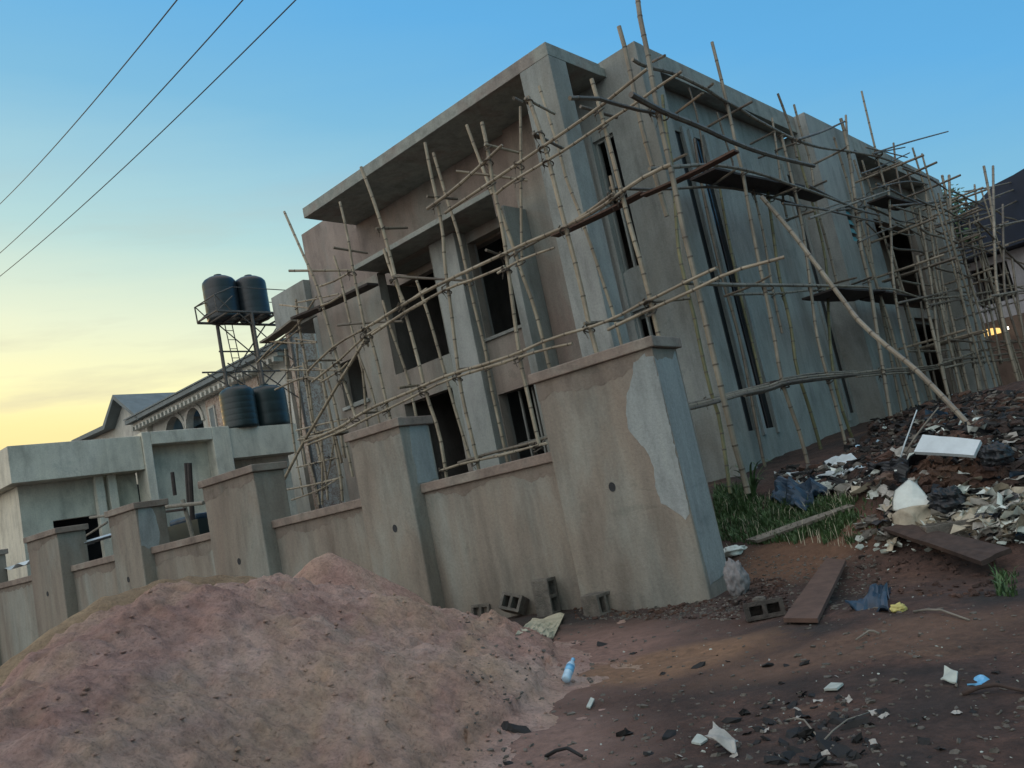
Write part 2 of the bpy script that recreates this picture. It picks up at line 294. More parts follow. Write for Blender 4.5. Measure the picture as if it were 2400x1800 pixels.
class MB:
    def __init__(s): s.v = []; s.f = []; s.a = []
    def add(s, vs, fs, at=None):
        n = len(s.v); s.v += [Vector(v) for v in vs]; s.f += [tuple(i+n for i in f) for f in fs]; s.a += at or [0.0]*len(vs)
    def box(s, fr, a0, a1, b0, b1, z0, z1):
        vs = [fr.P(a,b,z) for z in (z0,z1) for a,b in ((a0,b0),(a1,b0),(a1,b1),(a0,b1))]
        s.add(vs, [(0,1,2,3),(4,5,6,7),(0,1,5,4),(1,2,6,5),(2,3,7,6),(3,0,4,7)])
    def obb(s, c, ax, ay, az):           # centre + three half axes
        vs = [c + ax*i + ay*j + az*k for k in (-1,1) for i,j in ((-1,-1),(1,-1),(1,1),(-1,1))]
        s.add(vs, [(0,1,2,3),(4,5,6,7),(0,1,5,4),(1,2,6,5),(2,3,7,6),(3,0,4,7)])
    def tube(s, pts, r, n=8, node=0, taper=1.0, caps=True):
        pts = [Vector(p) for p in pts]; rings = []; 
        L_ = [0]
        for i in range(1,len(pts)): L_.append(L_[-1] + (pts[i]-pts[i-1]).length)
        tot = L_[-1]
        if tot < 1e-4: return
        def pos(u):
            for i in range(1,len(pts)):
                if u <= L_[i] or i == len(pts)-1:
                    k = (u-L_[i-1])/max(1e-6, L_[i]-L_[i-1]); return pts[i-1].lerp(pts[i], k)
        us = []
        if node:
            u = random.uniform(0.05, node); us.append((0,1,0))
            while u < tot-0.03:
                us += [(u-0.016,1.0,0),(u-0.006,1.11,1),(u+0.006,1.11,1),(u+0.018,1.0,0)]; u += node*random.uniform(.8,1.2)
            us.append((tot,1,0))
        else:
            us = [(l,1,0) for l in L_]
        prev = None; at = []
        vs = []; fs = []
        for k,(u,m_,rg) in enumerate(us):
            u = min(max(u,0),tot); p = pos(u); q = (pos(min(u+.06,tot)) - pos(max(u-.06,0))).normalized()
            if prev is None:
                x = q.orthogonal().normalized()
            else:
                x = (prev - q*prev.dot(q)).normalized()
            prev = x; y = q.cross(x); rr = r*m_*(1+(taper-1)*u/tot)
            for j in range(n):
                an = 2*math.pi*j/n; vs.append(p + (x*math.cos(an) + y*math.sin(an))*rr); at.append(float(rg))
        for k in range(len(us)-1):
            for j in range(n): fs.append((k*n+j, k*n+(j+1)%n, (k+1)*n+(j+1)%n, (k+1)*n+j))
        if caps: fs.append(tuple(range(n))); fs.append(tuple((len(us)-1)*n+j for j in range(n)))
        s.add(vs, fs, at)
    def link(s, name, m, parent=None, smooth=False, bevel=0, attr=False):
        return link(name, s.v, s.f, m, parent, smooth, bevel, s.a if attr else None)
def wall(fr, axis, fix0, fix1, u0, u1, z0, z1, holes=()):
    """solid wall with rectangular openings; axis 'a': runs along a, thickness fix0..fix1 in b"""
    us = sorted({u0,u1,*[h[0] for h in holes],*[h[1] for h in holes]}); zs = sorted({z0,z1,*[h[2] for h in holes],*[h[3] for h in holes]})
    us = [u for u in us if u0<=u<=u1]; zs = [z for z in zs if z0<=z<=z1]
    nu, nz = len(us)-1, len(zs)-1
    def solid(i,j):
        if i<0 or j<0 or i>=nu or j>=nz: return False
        cu=(us[i]+us[i+1])/2; cz=(zs[j]+zs[j+1])/2
        return not any(h[0]<cu<h[1] and h[2]<cz<h[3] for h in holes)
    idx = {}; vs = []; fs = []
    def V(i,j,k):
        key=(i,j,k)
        if key not in idx:
            idx[key]=len(vs); fx=(fix0,fix1)[k]
            vs.append(fr.P(us[i],fx,zs[j]) if axis=='a' else fr.P(fx,us[i],zs[j]))
        return idx[key]
    for i in range(nu):
        for j in range(nz):
            if not solid(i,j): continue
            for k in (0,1): fs.append((V(i,j,k),V(i+1,j,k),V(i+1,j+1,k),V(i,j+1,k)))
            if not solid(i-1,j): fs.append((V(i,j,0),V(i,j+1,0),V(i,j+1,1),V(i,j,1)))
            if not solid(i+1,j): fs.append((V(i+1,j,0),V(i+1,j+1,0),V(i+1,j+1,1),V(i+1,j,1)))
            if not solid(i,j-1): fs.append((V(i,j,0),V(i+1,j,0),V(i+1,j,1),V(i,j,1)))
            if not solid(i,j+1): fs.append((V(i,j+1,0),V(i+1,j+1,0),V(i+1,j+1,1),V(i,j+1,1)))
    m = MB(); m.add(vs, fs); return m
def one(fr, name, m, parent, *b, bevel=0.008):
    x = MB(); x.box(fr, *b); return x.link(name, m, parent, bevel=bevel)
def prism_plan(fr, poly, z0, z1):
    m = MB(); k = len(poly); m.add([fr.P(a,b,z0) for a,b in poly]+[fr.P(a,b,z1) for a,b in poly],[tuple(range(k)),tuple(range(k,2*k))]+[(i,(i+1)%k,(i+1)%k+k,i+k) for i in range(k)]); return m
def smooth01(x): x = max(0.0, min(1.0, x)); return x*x*(3-2*x)
def fbm(x, y, z=0.0, o=4, g=.5):
    s = 0; a = 1; f = 1
    for _ in range(o): s += a*noise.noise((x*f, y*f, z+f)); a *= g; f *= 2.03
    return s
# ---------------------------------------------------------------- ground
SCRAP = at_dist(2110,1040,11.5)
FARM = at_dist(2230,930,17)
def gz(x, y):
    s, t = W.inv(Vector((x,y,0)))
    h = 1.08*smooth01((t-.3)/4.2) + 0.075*max(0,t-4.5)
    h = min(h, 1.75)
    if s > 0: h = h if t > .3 else 0
    h -= 0.10*smooth01((-s)/1.5)*(1-smooth01((t-.5)/1.5))*smooth01((t+1.2)/1.0)
    if s < 0:
        h += .42*math.exp(-((x-SCRAP.x)**2+(y-SCRAP.y)**2)/1.5) + .30*math.exp(-((x-FARM.x-1)**2+(y-FARM.y)**2)/9.0)
    n = .05*fbm(x*.6,y*.6,0,3) + .018*fbm(x*3.2,y*3.2,3,3)
    if s < 0 and t > 1.5: n += .10*fbm(x*1.7,y*1.7,7,3)*smooth01((t-1.5)/2)
    return h + n
def build_ground():
    def axis(lo, hi, st, far):
        a = []; v = lo
        while v <= hi: a.append(v); v += st
        g = st; v = a[-1]
        while v < far: g *= 1.35; v += g; a.append(v)
        g = st; v = a[0]; pre = []
        while v > -far: g *= 1.35; v -= g; pre.append(v)
        return pre[::-1] + a
    xs = axis(-6, 13, .075, 900); ys = axis(3, 24, .075, 900)
    vs = [(x,y,gz(x,y) if -40<x<60 and -10<y<60 else 0) for y in ys for x in xs]
    nx = len(xs); fs = [(j*nx+i, j*nx+i+1, (j+1)*nx+i+1, (j+1)*nx+i) for j in range(len(ys)-1) for i in range(nx-1)]
    me = bpy.data.meshes.new('ground'); me.from_pydata(vs, [], fs); me.materials.append(MATS['soil'])
    for p in me.polygons: p.use_smooth = True
    o = bpy.data.objects.new('ground', me); C.objects.link(o); o['kind'] = 'structure'
build_ground()
HEAPS = []
def surf(x, y):
    h = gz(x, y)
    for x0,y0,st,nx,ny,hs in HEAPS:
        i = int(round((x-x0)/st)); j = int(round((y-y0)/st))
        if 0 <= i < nx and 0 <= j < ny: h = max(h, hs[i,j])
    return h
def on_ground(x, y, lift=0.0, lo=3.0, hi=60.0, heaps=True):
    d = ray(x, y); hyp = math.hypot(d.x, d.y); t = lo
    while t < hi:
        p = EYE + d*(t/hyp)
        if p.z < 2.2 and p.z < (surf if heaps else gz)(p.x,p.y)+lift: return p
        t += .02
    return EYE + d*(hi/hyp)
# ---------------------------------------------------------------- sand heaps
def heap(name, ridge, slope, m, label, cat, x0,x1,y0,y1, st=.04, rough=1.0, k=14.0, seed=0, clods=0):
    pts = [at_dist(x,y,d) for x,y,d in ridge]
    # densify
    dense = []
    for a, b in zip(pts, pts[1:]):
        nseg = max(1, int((b-a).length/.25))
        for i in range(nseg): dense.append(a.lerp(b, i/nseg))
    dense.append(pts[-1])
    nx = int((x1-x0)/st)+1; ny = int((y1-y0)/st)+1
    hs = {}; vs = []; fs = []
    for j in range(ny):
        for i in range(nx):
            x = x0+i*st; y = y0+j*st
            e = 0; mxv = -9
            vals = []
            for p in dense:
                dd = math.hypot(x-p.x,y-p.y)
                vals.append(p.z - slope*(math.sqrt(dd*dd+.02)-.14))
            mxv = max(vals)
            e = sum(math.exp(k*(v-mxv)) for v in vals if v > mxv-.4)
            h = mxv + math.log(e)/k*0.35
            n = .09*fbm(x*1.1+seed,y*1.1,1,2) + .07*abs(fbm(x*2.6+seed,y*2.6,5,3)) + .035*abs(fbm(x*6.5+seed,y*6.5,2,3)) + .026*fbm(x*12,y*12,9,2) + .014*abs(noise.noise((x*24,y*24,6))) - .05*max(0,fbm(x*2.2,y*2.2,seed,2))
            wp = .35*fbm(x*.9,y*.9,seed+3,2); n += .075*(abs(noise.noise(((x+wp)*2.3+seed,y*.55,4)))-.2) + .03*(abs(noise.noise(((x+wp)*6.1,y*1.6+seed,8)))-.2)
            lump = noise.noise((x*9,y*9,seed+1)); n += .05*max(0,lump-.22); l2 = noise.noise((x*19,y*19,seed+2)); n += .028*max(0,l2-.25)
            h += rough*n*smooth01((h+.1)/.5) - .05*min(1,rough)
            if h < .14: h = .14*math.exp((h-.14)/.14) - .05 + .012*fbm(x*7,y*7,seed,3)
            hs[i,j] = h
    g = {}
    for (i,j),h in hs.items():
        x = x0+i*st; y = y0+j*st; g[i,j] = gz(x,y)
    HEAPS.append((x0,y0,st,nx,ny,hs))
    idx = {}
    def V(i,j):
        if (i,j) not in idx:
            idx[i,j] = len(vs); vs.append((x0+i*st, y0+j*st, max(hs[i,j], g[i,j]-.06)))
        return idx[i,j]
    for j in range(ny-1):
        for i in range(nx-1):
            q = ((i,j),(i+1,j),(i+1,j+1),(i,j+1))
            if any(hs[c] > g[c]-.04 for c in q): fs.append(tuple(V(*c) for c in q))
    o = link(name, vs, fs, m, None, smooth=True); tag(o, label, cat)
    if clods:
        r = random.Random(seed+50); cv = []; cf = []
        for _ in range(clods):
            i = r.randrange(1,nx-1); j = r.randrange(1,ny-1)
            if hs[i,j] < g[i,j]+.0: continue
            s = .004+.024*r.random()**5; c = Vector((x0+(i+r.random()*.5)*st, y0+(j+r.random()*.5)*st, hs[i,j]+s*.2)); q = len(cv)
            pts = [Vector((a,b,c_))*s*r.uniform(.6,1.1) for a,b,c_ in ((1,0,0),(0,1,0),(-1,0,0),(0,-1,0),(0,0,.8),(0,0,-.8))]
            cv += [c+p for p in pts]; cf += [tuple(q+k for k in t) for t in ((0,1,4),(1,2,4),(2,3,4),(3,0,4),(1,0,5),(2,1,5),(3,2,5),(0,3,5))]
        tag(link('sand_clods', cv, cf, m), 'small clods of sand lying over the heap', 'sand clods', kind='stuff')
    return o
heap('sand_pile', [(-60,1560,4.9),(0,1520,5.1),(92,1444,5.7),(160,1386,6.1),(229,1340,6.5),(298,1296,6.8),(390,1256,7.2),(477,1246,7.5),(560,1242,7.8),(612,1238,8.0)], .52, 'sand',
     'big pinkish sand heap filling the lower left foreground in front of the wall', 'sand pile', -6.2, 1.6, 3.0, 10.6, clods=5200, st=.028)
heap('sand_pile', [(-60,1500,9.3),(0,1456,9.3),(124,1356,9.5),(229,1290,9.7),(344,1252,9.9),(467,1238,10.1),(560,1250,10.3)], .75, 'old_sand',
     'yellowish older sand bank showing as a rim behind the big heap at far left', 'sand pile', -9.5, -1.2, 6.4, 13, st=.07, rough=.25, seed=4)
heap('sand_pile', [(684,1206,9.9),(705,1198,9.9),(722,1203,9.9)], .92, 'sand',
     'small pale sand peak leaning on the wall between two pillars', 'sand pile', -5.2, 1.2, 7.2, 11.6, st=.05, rough=.5, seed=9)
# ---------------------------------------------------------------- boundary wall
bw = thing('boundary_wall', 'low rendered boundary wall with tall capped pillars along the road', 'wall', W.P(6,0.3,0))
pill = [(0,1.68),(4.15,5.22),(7.67,9.20),(11.55,12.62),(14.92,16.42),(19.2,20.6),(23,24.4)]
for i,(a0,a1) in enumerate(pill):
    p = one(W,'pillar','wall_render',bw,a0,a1,0,.62,-.4,2.845,bevel=.02)
    zb = 2.845; c = one(W,'cap','wet_coping',p,a0-.055,a1+.055,-.055,.675,zb,zb+.125,bevel=.012)
    hx = [.91,4.60,8.45,12.17,15.7,19.9,23.7][i]; hz = [1.4,1.45,1.45,1.55,1.62,1.6,1.6][i]
    m = MB(); n = 12; vs = []; 
    for r_, b_ in ((.032,-.003),(.045,-.006),(.045,.001),(.028,.001)):
        for k in range(n): an = 2*math.pi*k/n; vs.append(W.P(hx+r_*math.cos(an), b_, hz+r_*1.25*math.sin(an)))
    m.add(vs, [(q*n+k,q*n+(k+1)%n,(q+1)*n+(k+1)%n,(q+1)*n+k) for q in range(3) for k in range(n)] + [tuple(range(n))])
    m.link('pipe_hole','dark_inside',p)
for i,((a0,a1),(b0,b1)) in enumerate(zip(pill, pill[1:])):
    zt = [1.86,1.87,1.94,1.98,2.0,2.0][i]
    one(W,'wall_panel','wall_render',bw,a1,b0,.25,.48,-.4,zt,bevel=0)
    one(W,'coping','wet_coping',bw,a1+.004,b0-.004,.19,.54,zt,zt+.13,bevel=.012)
def damp(parent, a0, a1, b, zt, seed):
    r = random.Random(seed); n = max(6,int((a1-a0)/.05)); low = []; v = .10
    for i in range(n+1): v = min(.24,max(.025, v+r.uniform(-.035,.035))); low.append((a0+(a1-a0)*i/n, zt-v-.02*r.random()))
    poly = low + [(a1,zt),(a0,zt)]; k = len(poly)
    vs = [W.P(a,b-.003,z) for a,z in poly]+[W.P(a,b+.002,z) for a,z in poly]
    link('damp_band', vs, [tuple(range(k)),tuple(range(k,2*k))]+[(i,(i+1)%k,(i+1)%k+k,i+k) for i in range(k)], 'damp', parent)
for i,(a0,a1) in enumerate(pill): damp([o for o in bw.children if o.name.startswith('pillar')][i], a0, a1, 0, 2.843, i)
for i,o in enumerate([o for o in bw.children if o.name.startswith('wall_panel')]): damp(o, pill[i][1]+.002, pill[i+1][0]-.002, .25, [1.86,1.87,1.94,1.98,2.0,2.0][i]-.002, 20+i)
def patch(parent, pts, plane_b=None, plane_a=None, off=.004, m='pale_patch'):
    vs = []
    P3 = []
    for x, y in pts:
        q = at_plane(x, y, W.P(plane_a or 0, plane_b or 0, 0), W.b if plane_b is not None else W.a); P3.append(q)
    n = (-W.b if plane_b is not None else -W.a)
    D = []
    for i,q in enumerate(P3):
        q2 = P3[(i+1)%len(P3)]; st_ = max(1,int((q2-q).length/.03))
        for j in range(st_):
            e = q.lerp(q2,j/st_); jx = .016*noise.noise((e.x*14,e.y*14,e.z*14)); jz = .03*noise.noise((e.x*9+5,e.y*9,e.z*11)); side = (W.a if plane_b is not None else W.b)
            D.append(e + side*jx*(1 if plane_b is not None else .3) + Vector((0,0,jz)))
    P3 = D
    vs = [q + n*off for q in P3] + [q - n*.002 for q in P3]; k = len(P3)
    f = [tuple(range(k))] + [(i,(i+1)%k,(i+1)%k+k,i+k) for i in range(k)]
    link('plaster_patch', vs, f, m, parent)
bigp = [o for o in bw.children if o.name.startswith('pillar')]
patch(bigp[0], [(1395,768),(1392,762),(1378,778),(1368,782),(1366,815),(1355,850),(1352,880),(1357,925),(1370,945),(1390,965),(1403,985),(1412,1010),(1416,1050),(1428,1085),(1450,1100),(1470,1112),(1482,1125),(1489,1110),(1488,1100),(1462,985),(1440,890),(1424,820),(1411,770)], plane_b=0)
patch(bigp[0], [(1412,770),(1420,778),(1440,772),(1452,778),(1458,760),(1475,830),(1502,945),(1530,1060),(1560,1180),(1577,1250),(1560,1245),(1534,1262),(1513,1185),(1491,1098),(1463,980),(1441,887)], plane_a=0, m='side_patch')
patch(bigp[1], [(884,925),(884,912),(918,907),(930,960),(943,1032),(925,1042),(902,1045),(899,1010),(890,980)], plane_a=4.15)
patch(bigp[3], [(298,1100),(320,1086),(335,1110),(345,1150),(343,1180),(325,1185),(306,1180),(300,1140)], plane_a=11.55)
# ---------------------------------------------------------------- main building
bd = thing('unfinished_building', 'two storey unfinished concrete building wrapped in bamboo scaffolding', 'building', B.P(4,4,1))
Z0 = .2
def bp(name, m, *b, bevel=.01, parent=None): return one(B, name, m, parent or bd, *b, bevel=bevel)
bp('corner_column','facade_grey', 0,.69,0,.5, Z0,8.95)
# roof of the left portal, hood 1.6 m deep, open notch at right
bp('roof_slab','slab', -.002,7.7,-.002,1.6, 8.952,9.2)
bp('roof_slab','slab', .0,7.7,1.604,6, 8.97,9.15)
# upper wall behind the hood
wm = wall(B,'a',1.5,1.72, 2.25,7.7, 7.0,8.97); wm.link('upper_wall','pink_plaster',bd)
wm = wall(B,'a',1.34,1.495, .9,2.43, Z0,8.95); wm.link('wall','facade',bd)
wm = wall(B,'a',1.75,2.0, -.74,.9, Z0,9.315, [(.15,.63,5.27,7.92),(.15,.63,2.0,4.5)]); wm.link('wall','facade_grey',bd)
for (z0,z1) in ((5.27,7.92),(2.0,4.5)):
    m = MB()
    for a0,a1 in ((.15,.19),(.37,.41),(.585,.63)): m.box(B,a0,a1,1.82,1.88,z0,z1)
    for zz in (z0,z1-.05): m.box(B,.192,.583,1.825,1.875,zz,zz+.05)
    m.link('window_frame','facade_grey',bd)
bp('window_surround','facade_grey', .635,.72,1.70,1.748, 4.4,8.05, bevel=.004)
# projecting ledge and lower left bays
prism_plan(B,[(6.25,0),(1.92,0),(3.05,1.34),(6.25,1.49)],7.16,7.27).link('ledge','slab',bd,bevel=.012)
bp('pilaster','facade_grey', 2.25,2.44,.66,1.33, Z0,7.155)
bp('pilaster','facade_grey', 3.72,4.48,.66,1.3, Z0,7.155)
wm = wall(B,'a',1.0,1.2, 2.44,3.72, Z0,7.155, [(2.62,3.70,4.87,6.93),(2.62,3.70,1.2,3.68)]); wm.link('bay_wall','facade',bd)
bp('window_sill','facade_grey', 2.60,3.715,.94,1.22, 4.80,4.865, bevel=.006)
m = MB()
for a0 in (3.02,3.38): m.box(B,a0,a0+.04,1.3,1.34,1.2,3.68)
m.box(B,2.62,3.70,1.305,1.335,2.6,2.65); m.link('window_frame','facade_grey',bd)
wm = wall(B,'a',.66,.9, 4.48,8.75, Z0,7.155, [(4.5,6.29,4.78,7.15),(4.62,6.2,1.0,4.08),(7.39,8.27,4.5,5.55)]); wm.link('wall','facade',bd)
bp('loggia_beam','facade_grey', 4.482,6.288,.70,.88, 4.72,4.777,bevel=0)
one(B,'window_sill','facade_grey',bd, 7.33,8.33,.60,.92,4.42,4.497,bevel=.006)
bp('wall','facade_grey', 8.755,8.95, .66,1.74, Z0,6.9)
wm = wall(B,'a',1.75,2.0, 6.4,10.3, Z0,9.72, [(8.95,10.3,Z0,7.42)]); wm.link('wing_wall','pink_plaster',bd)
wm = wall(B,'a',1.752,2.0, 10.303,11.9, 7.42,8.45); wm.link('wing_wall','facade_grey',bd)
bp('wing_soffit','facade_grey', 8.96,11.9, 2.003,5.0, 7.42,7.6, bevel=0)
bp('wing_soffit','facade_grey', 11.7,11.9, 2.003,5.0, 7.603,8.44, bevel=0)
bp('wing_beam','facade_grey', 10.31,11.92, 1.55,1.748, 7.5,8.44)
# interior
bp('floor_slab','facade_grey', -.145,8.79, 2.004,19.5, 4.36,4.6, bevel=0)
bp('loggia_floor','facade_grey', 4.49,8.74, .905,1.74, 4.36,4.6, bevel=0)
bp('inner_wall','shaded_plaster', .9,8.79, 4.4,4.6, Z0,8.9, bevel=0)
bp('inner_wall','shaded_plaster', 4.2,4.4, 1.73,4.39, Z0,8.9, bevel=0)
bp('inner_wall','shaded_plaster', 6.3,6.5, .905,4.39, Z0,6.9, bevel=0)
bp('roof_slab','slab', -.148,9.0,2.004,19.6, 8.5,8.88, bevel=0)
bp('wall','facade', 8.8,8.94,1.76,19.6, Z0,8.45, bevel=0)
bp('wall','facade', -.9,8.94,19.62,19.82, Z0,8.8, bevel=0)
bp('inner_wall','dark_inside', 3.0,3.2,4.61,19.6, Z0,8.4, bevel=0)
bp('inner_wall','dark_inside', .45,.6,2.3,9.3, Z0,4.35, bevel=0); bp('inner_wall','dark_inside', .45,.6,2.3,9.3, 4.61,8.45, bevel=0)  # dark panels added behind the slits, standing in for interior shade
# right facade
bp('wall','facade_grey', -.741,-.38, 1.748,2.47, Z0,9.313, bevel=.012)
wm = wall(B,'b',-.38,-.31, 2.472,8.70, Z0,8.9, [(3.05,3.42,1.9,8.0),(3.82,4.30,1.9,8.0),(8.18,8.6,1.95,7.9)]); wm.link('wall','facade_grey',bd)
bp('parapet','slab', -.742,-.50, 2.472,8.70, 8.88,9.312, bevel=.01)
bp('parapet_soffit','slab', -.498,-.1, 2.472,8.70, 8.92,9.0, bevel=0)
for a in (3.05-.12,3.425,3.82-.12,4.305,8.18-.12):
    bp('window_surround','pale_patch', -.43,-.383, a,a+.115, 1.78,8.12, bevel=.004)
for a0,a1 in ((3.05,3.42),(3.82,4.30),(8.18,8.6)):
    one(B,'window_pane','dark_glass',bd,-.345,-.335,a0+.002,a1-.002,1.9,8.0,bevel=0)
    m = MB(); m.box(B,-.362,-.346,(a0+a1)/2-.012,(a0+a1)/2+.012,1.9,8.0); m.link('window_bar','iron_dark',bd)
wm = wall(B,'b',-1.01,-.70, 8.70,11.7, Z0,9.31, [(9.75,10.35,6.1,7.05)]); wm.link('wall','facade_grey',bd)
bp('wall','facade_grey', -.698,-.10, 8.705,8.9, Z0,8.9, bevel=0)
bp('wall','facade_grey', -.698,-.38, 11.5,11.7, Z0,8.9, bevel=0)
for k in range(4):
    z = 6.14+k*.225
    m = MB(); c0 = B.P(-.93,9.79,z); m.add([B.P(-.95,9.79,z),B.P(-.95,10.31,z),B.P(-.90,10.31,z+.15),B.P(-.90,9.79,z+.15),B.P(-.945,9.79,z-.004),B.P(-.945,10.31,z-.004),B.P(-.895,10.31,z+.146),B.P(-.895,9.79,z+.146)],[(0,1,2,3),(4,5,6,7),(0,1,5,4),(1,2,6,5),(2,3,7,6),(3,0,4,7)])
    m.link('window_pane','blue_glass',bd)
wm = wall(B,'b',-.42,-.2, 11.7,18.1, Z0,8.95, [(11.95,12.7,1.9,4.3),(13.6,17.4,4.75,7.4),(14.9,17.3,1.6,4.45)]); wm.link('wall','facade',bd)
bp('parapet','slab', -1.012,-.78, 11.702,18.1, 8.88,9.31, bevel=.01)
bp('parapet_soffit','slab', -.778,-.1, 11.702,18.1, 8.93,9.0, bevel=0)
bp('wall','facade_grey', -1.01,-.2, 18.1,19.8, Z0,9.30, bevel=.01)
bp('balcony_wall','brown_wall', .5,.65, 12.5,18.0, 4.62,8.4, bevel=0)
bp('window_panel','facade_grey', -.5,-.425, 13.0,13.55, 1.3,2.2, bevel=.005)
# ---------------------------------------------------------------- bamboo scaffolds
def plane(code):
    """a#: plane parallel to the left facade at b=#,  c#: parallel to the right facade at a=#"""
    v = float(code[1:]);
    return (B.P(0,v,0), B.b) if code[0]=='a' else (B.P(v,0,0), B.a)
SC = {
 'L': thing('bamboo_scaffold','bamboo scaffold lashed in front of the left facade with the big openings','scaffold',B.P(4,-1.2,.8)),
 'R': thing('bamboo_scaffold','bamboo scaffold standing along the right facade with the narrow slit windows','scaffold',B.P(-2,6,1.2)),
 'E': thing('bamboo_scaffold','bamboo scaffold at far right between the building and the dark roofed house','scaffold',B.P(-2,21,1.7)),
 'W': thing('bamboo_scaffold','bamboo scaffold round the far left wing beside the mottled house','scaffold',B.P(10,-.4,.8)),
}
RS = {'L':.80,'R':.72,'E':.78,'W':.8}
POLES = []
def pole(g, kind, code, pts, r=.04, m='bamboo', code2=None):
    P3 = []
    n = len(pts)
    c1 = plane(code)
    for i,(x,y) in enumerate(pts):
        q = at_plane(x,y,*c1)
        if code2:
            q2 = at_plane(x,y,*plane(code2)); q = q.lerp(q2, i/(n-1))
        P3.append(q)
    # resample softly
    if n > 2:
        out = []
        for i in range(n-1):
            p0 = P3[max(0,i-1)]; p1 = P3[i]; p2 = P3[i+1]; p3 = P3[min(n-1,i+2)]
            for k in range(4):
                t = k/4; out.append(.5*((2*p1)+(p2-p0)*t+(2*p0-5*p1+4*p2-p3)*t*t+(3*p1-p0-3*p2+p3)*t*t*t))
        out.append(P3[-1]); P3 = out
    if g in 'RE' and m == 'bamboo': m = 'bamboo_grey'
    b = MB(); b.tube(P3, r*RS[g]*random.uniform(.88,1.1), n=7, node=random.uniform(.28,.46), taper=random.uniform(.75,.95) if kind!='upright' else random.uniform(1.0,1.15))
    b.link(kind, m, SC[g], smooth=False, attr=True)
    POLES.append((g,kind,P3,r))
    return P3
def feet(pts, ext):       # lengthen an upright below its last traced point
    (x0,y0),(x1,y1) = pts[-2], pts[-1]; k = ext/max(1,abs(y1-y0)); return pts + [(x1+(x1-x0)*k, y1+(y1-y0)*k)]
aO='a-1.15'; aI='a-.45'; cO='c-1.95'; cI='c-1.3'
LU = [
 (aO,[(614,457),(655,550),(681,608),(699,667),(734,795),(746,835),(769,903)],.036),
 (aO,[(734,436),(751,509),(763,585),(781,673),(795,748)],.036),
 (aO,[(794,708),(814,778),(839,888),(860,960)],.036),
 (aI,[(721,553),(734,594),(751,673),(769,746),(783,801),(791,895),(800,980)],.034),
 (aI,[(776,770),(800,835),(814,888),(835,980)],.03),
 (aO,[(780,361),(804,425),(827,495),(842,550),(862,629),(883,702),(909,801),(920,850),(947,929),(958,988),(966,1040)],.042),
 (aO,[(829,538),(848,594),(874,655)],.04),
 (aI,[(827,649),(845,711),(862,760),(877,804),(888,845),(905,930)],.034),
 (aO,[(918,308),(930,370),(944,434),(956,498),(961,571),(973,658),(990,801),(1002,871),(1020,947),(1036,1020)],.038),
 (aI,[(936,330),(964,425),(991,509),(1008,585),(1026,667),(1049,760),(1060,830),(1075,900),(1098,1005)],.038),
 (aI,[(900,606),(923,673),(944,746),(961,805),(976,859),(1002,947),(1020,1003)],.036),
 (aI,[(1008,270),(1030,330),(1064,419)],.034),
 (aO,[(1041,264),(1055,331),(1066,404),(1084,486),(1096,565),(1107,652),(1125,783),(1140,850),(1151,900),(1166,965)],.042),
 (aI,[(1078,445),(1107,527),(1131,600),(1157,673),(1186,789),(1200,840)],.038),
 (aO,[(1124,230),(1125,323),(1126,468),(1128,573)],.026),
 (aO,[(1141,209),(1163,271),(1181,329),(1198,396),(1218,475),(1238,550),(1256,622),(1273,702),(1290,762),(1305,830)],.042),
 (aI,[(1165,186),(1188,259),(1206,316),(1223,384),(1253,461),(1262,490),(1282,545),(1298,595),(1326,680),(1341,737),(1355,790)],.036),
 (aO,[(1278,171),(1298,241),(1321,329),(1341,408),(1366,505),(1383,562),(1403,640),(1423,725),(1440,790)],.044),
 (aO,[(1318,380),(1330,430)],.03),
]
for c,p,r in LU: pole('L','upright',c,p,r)
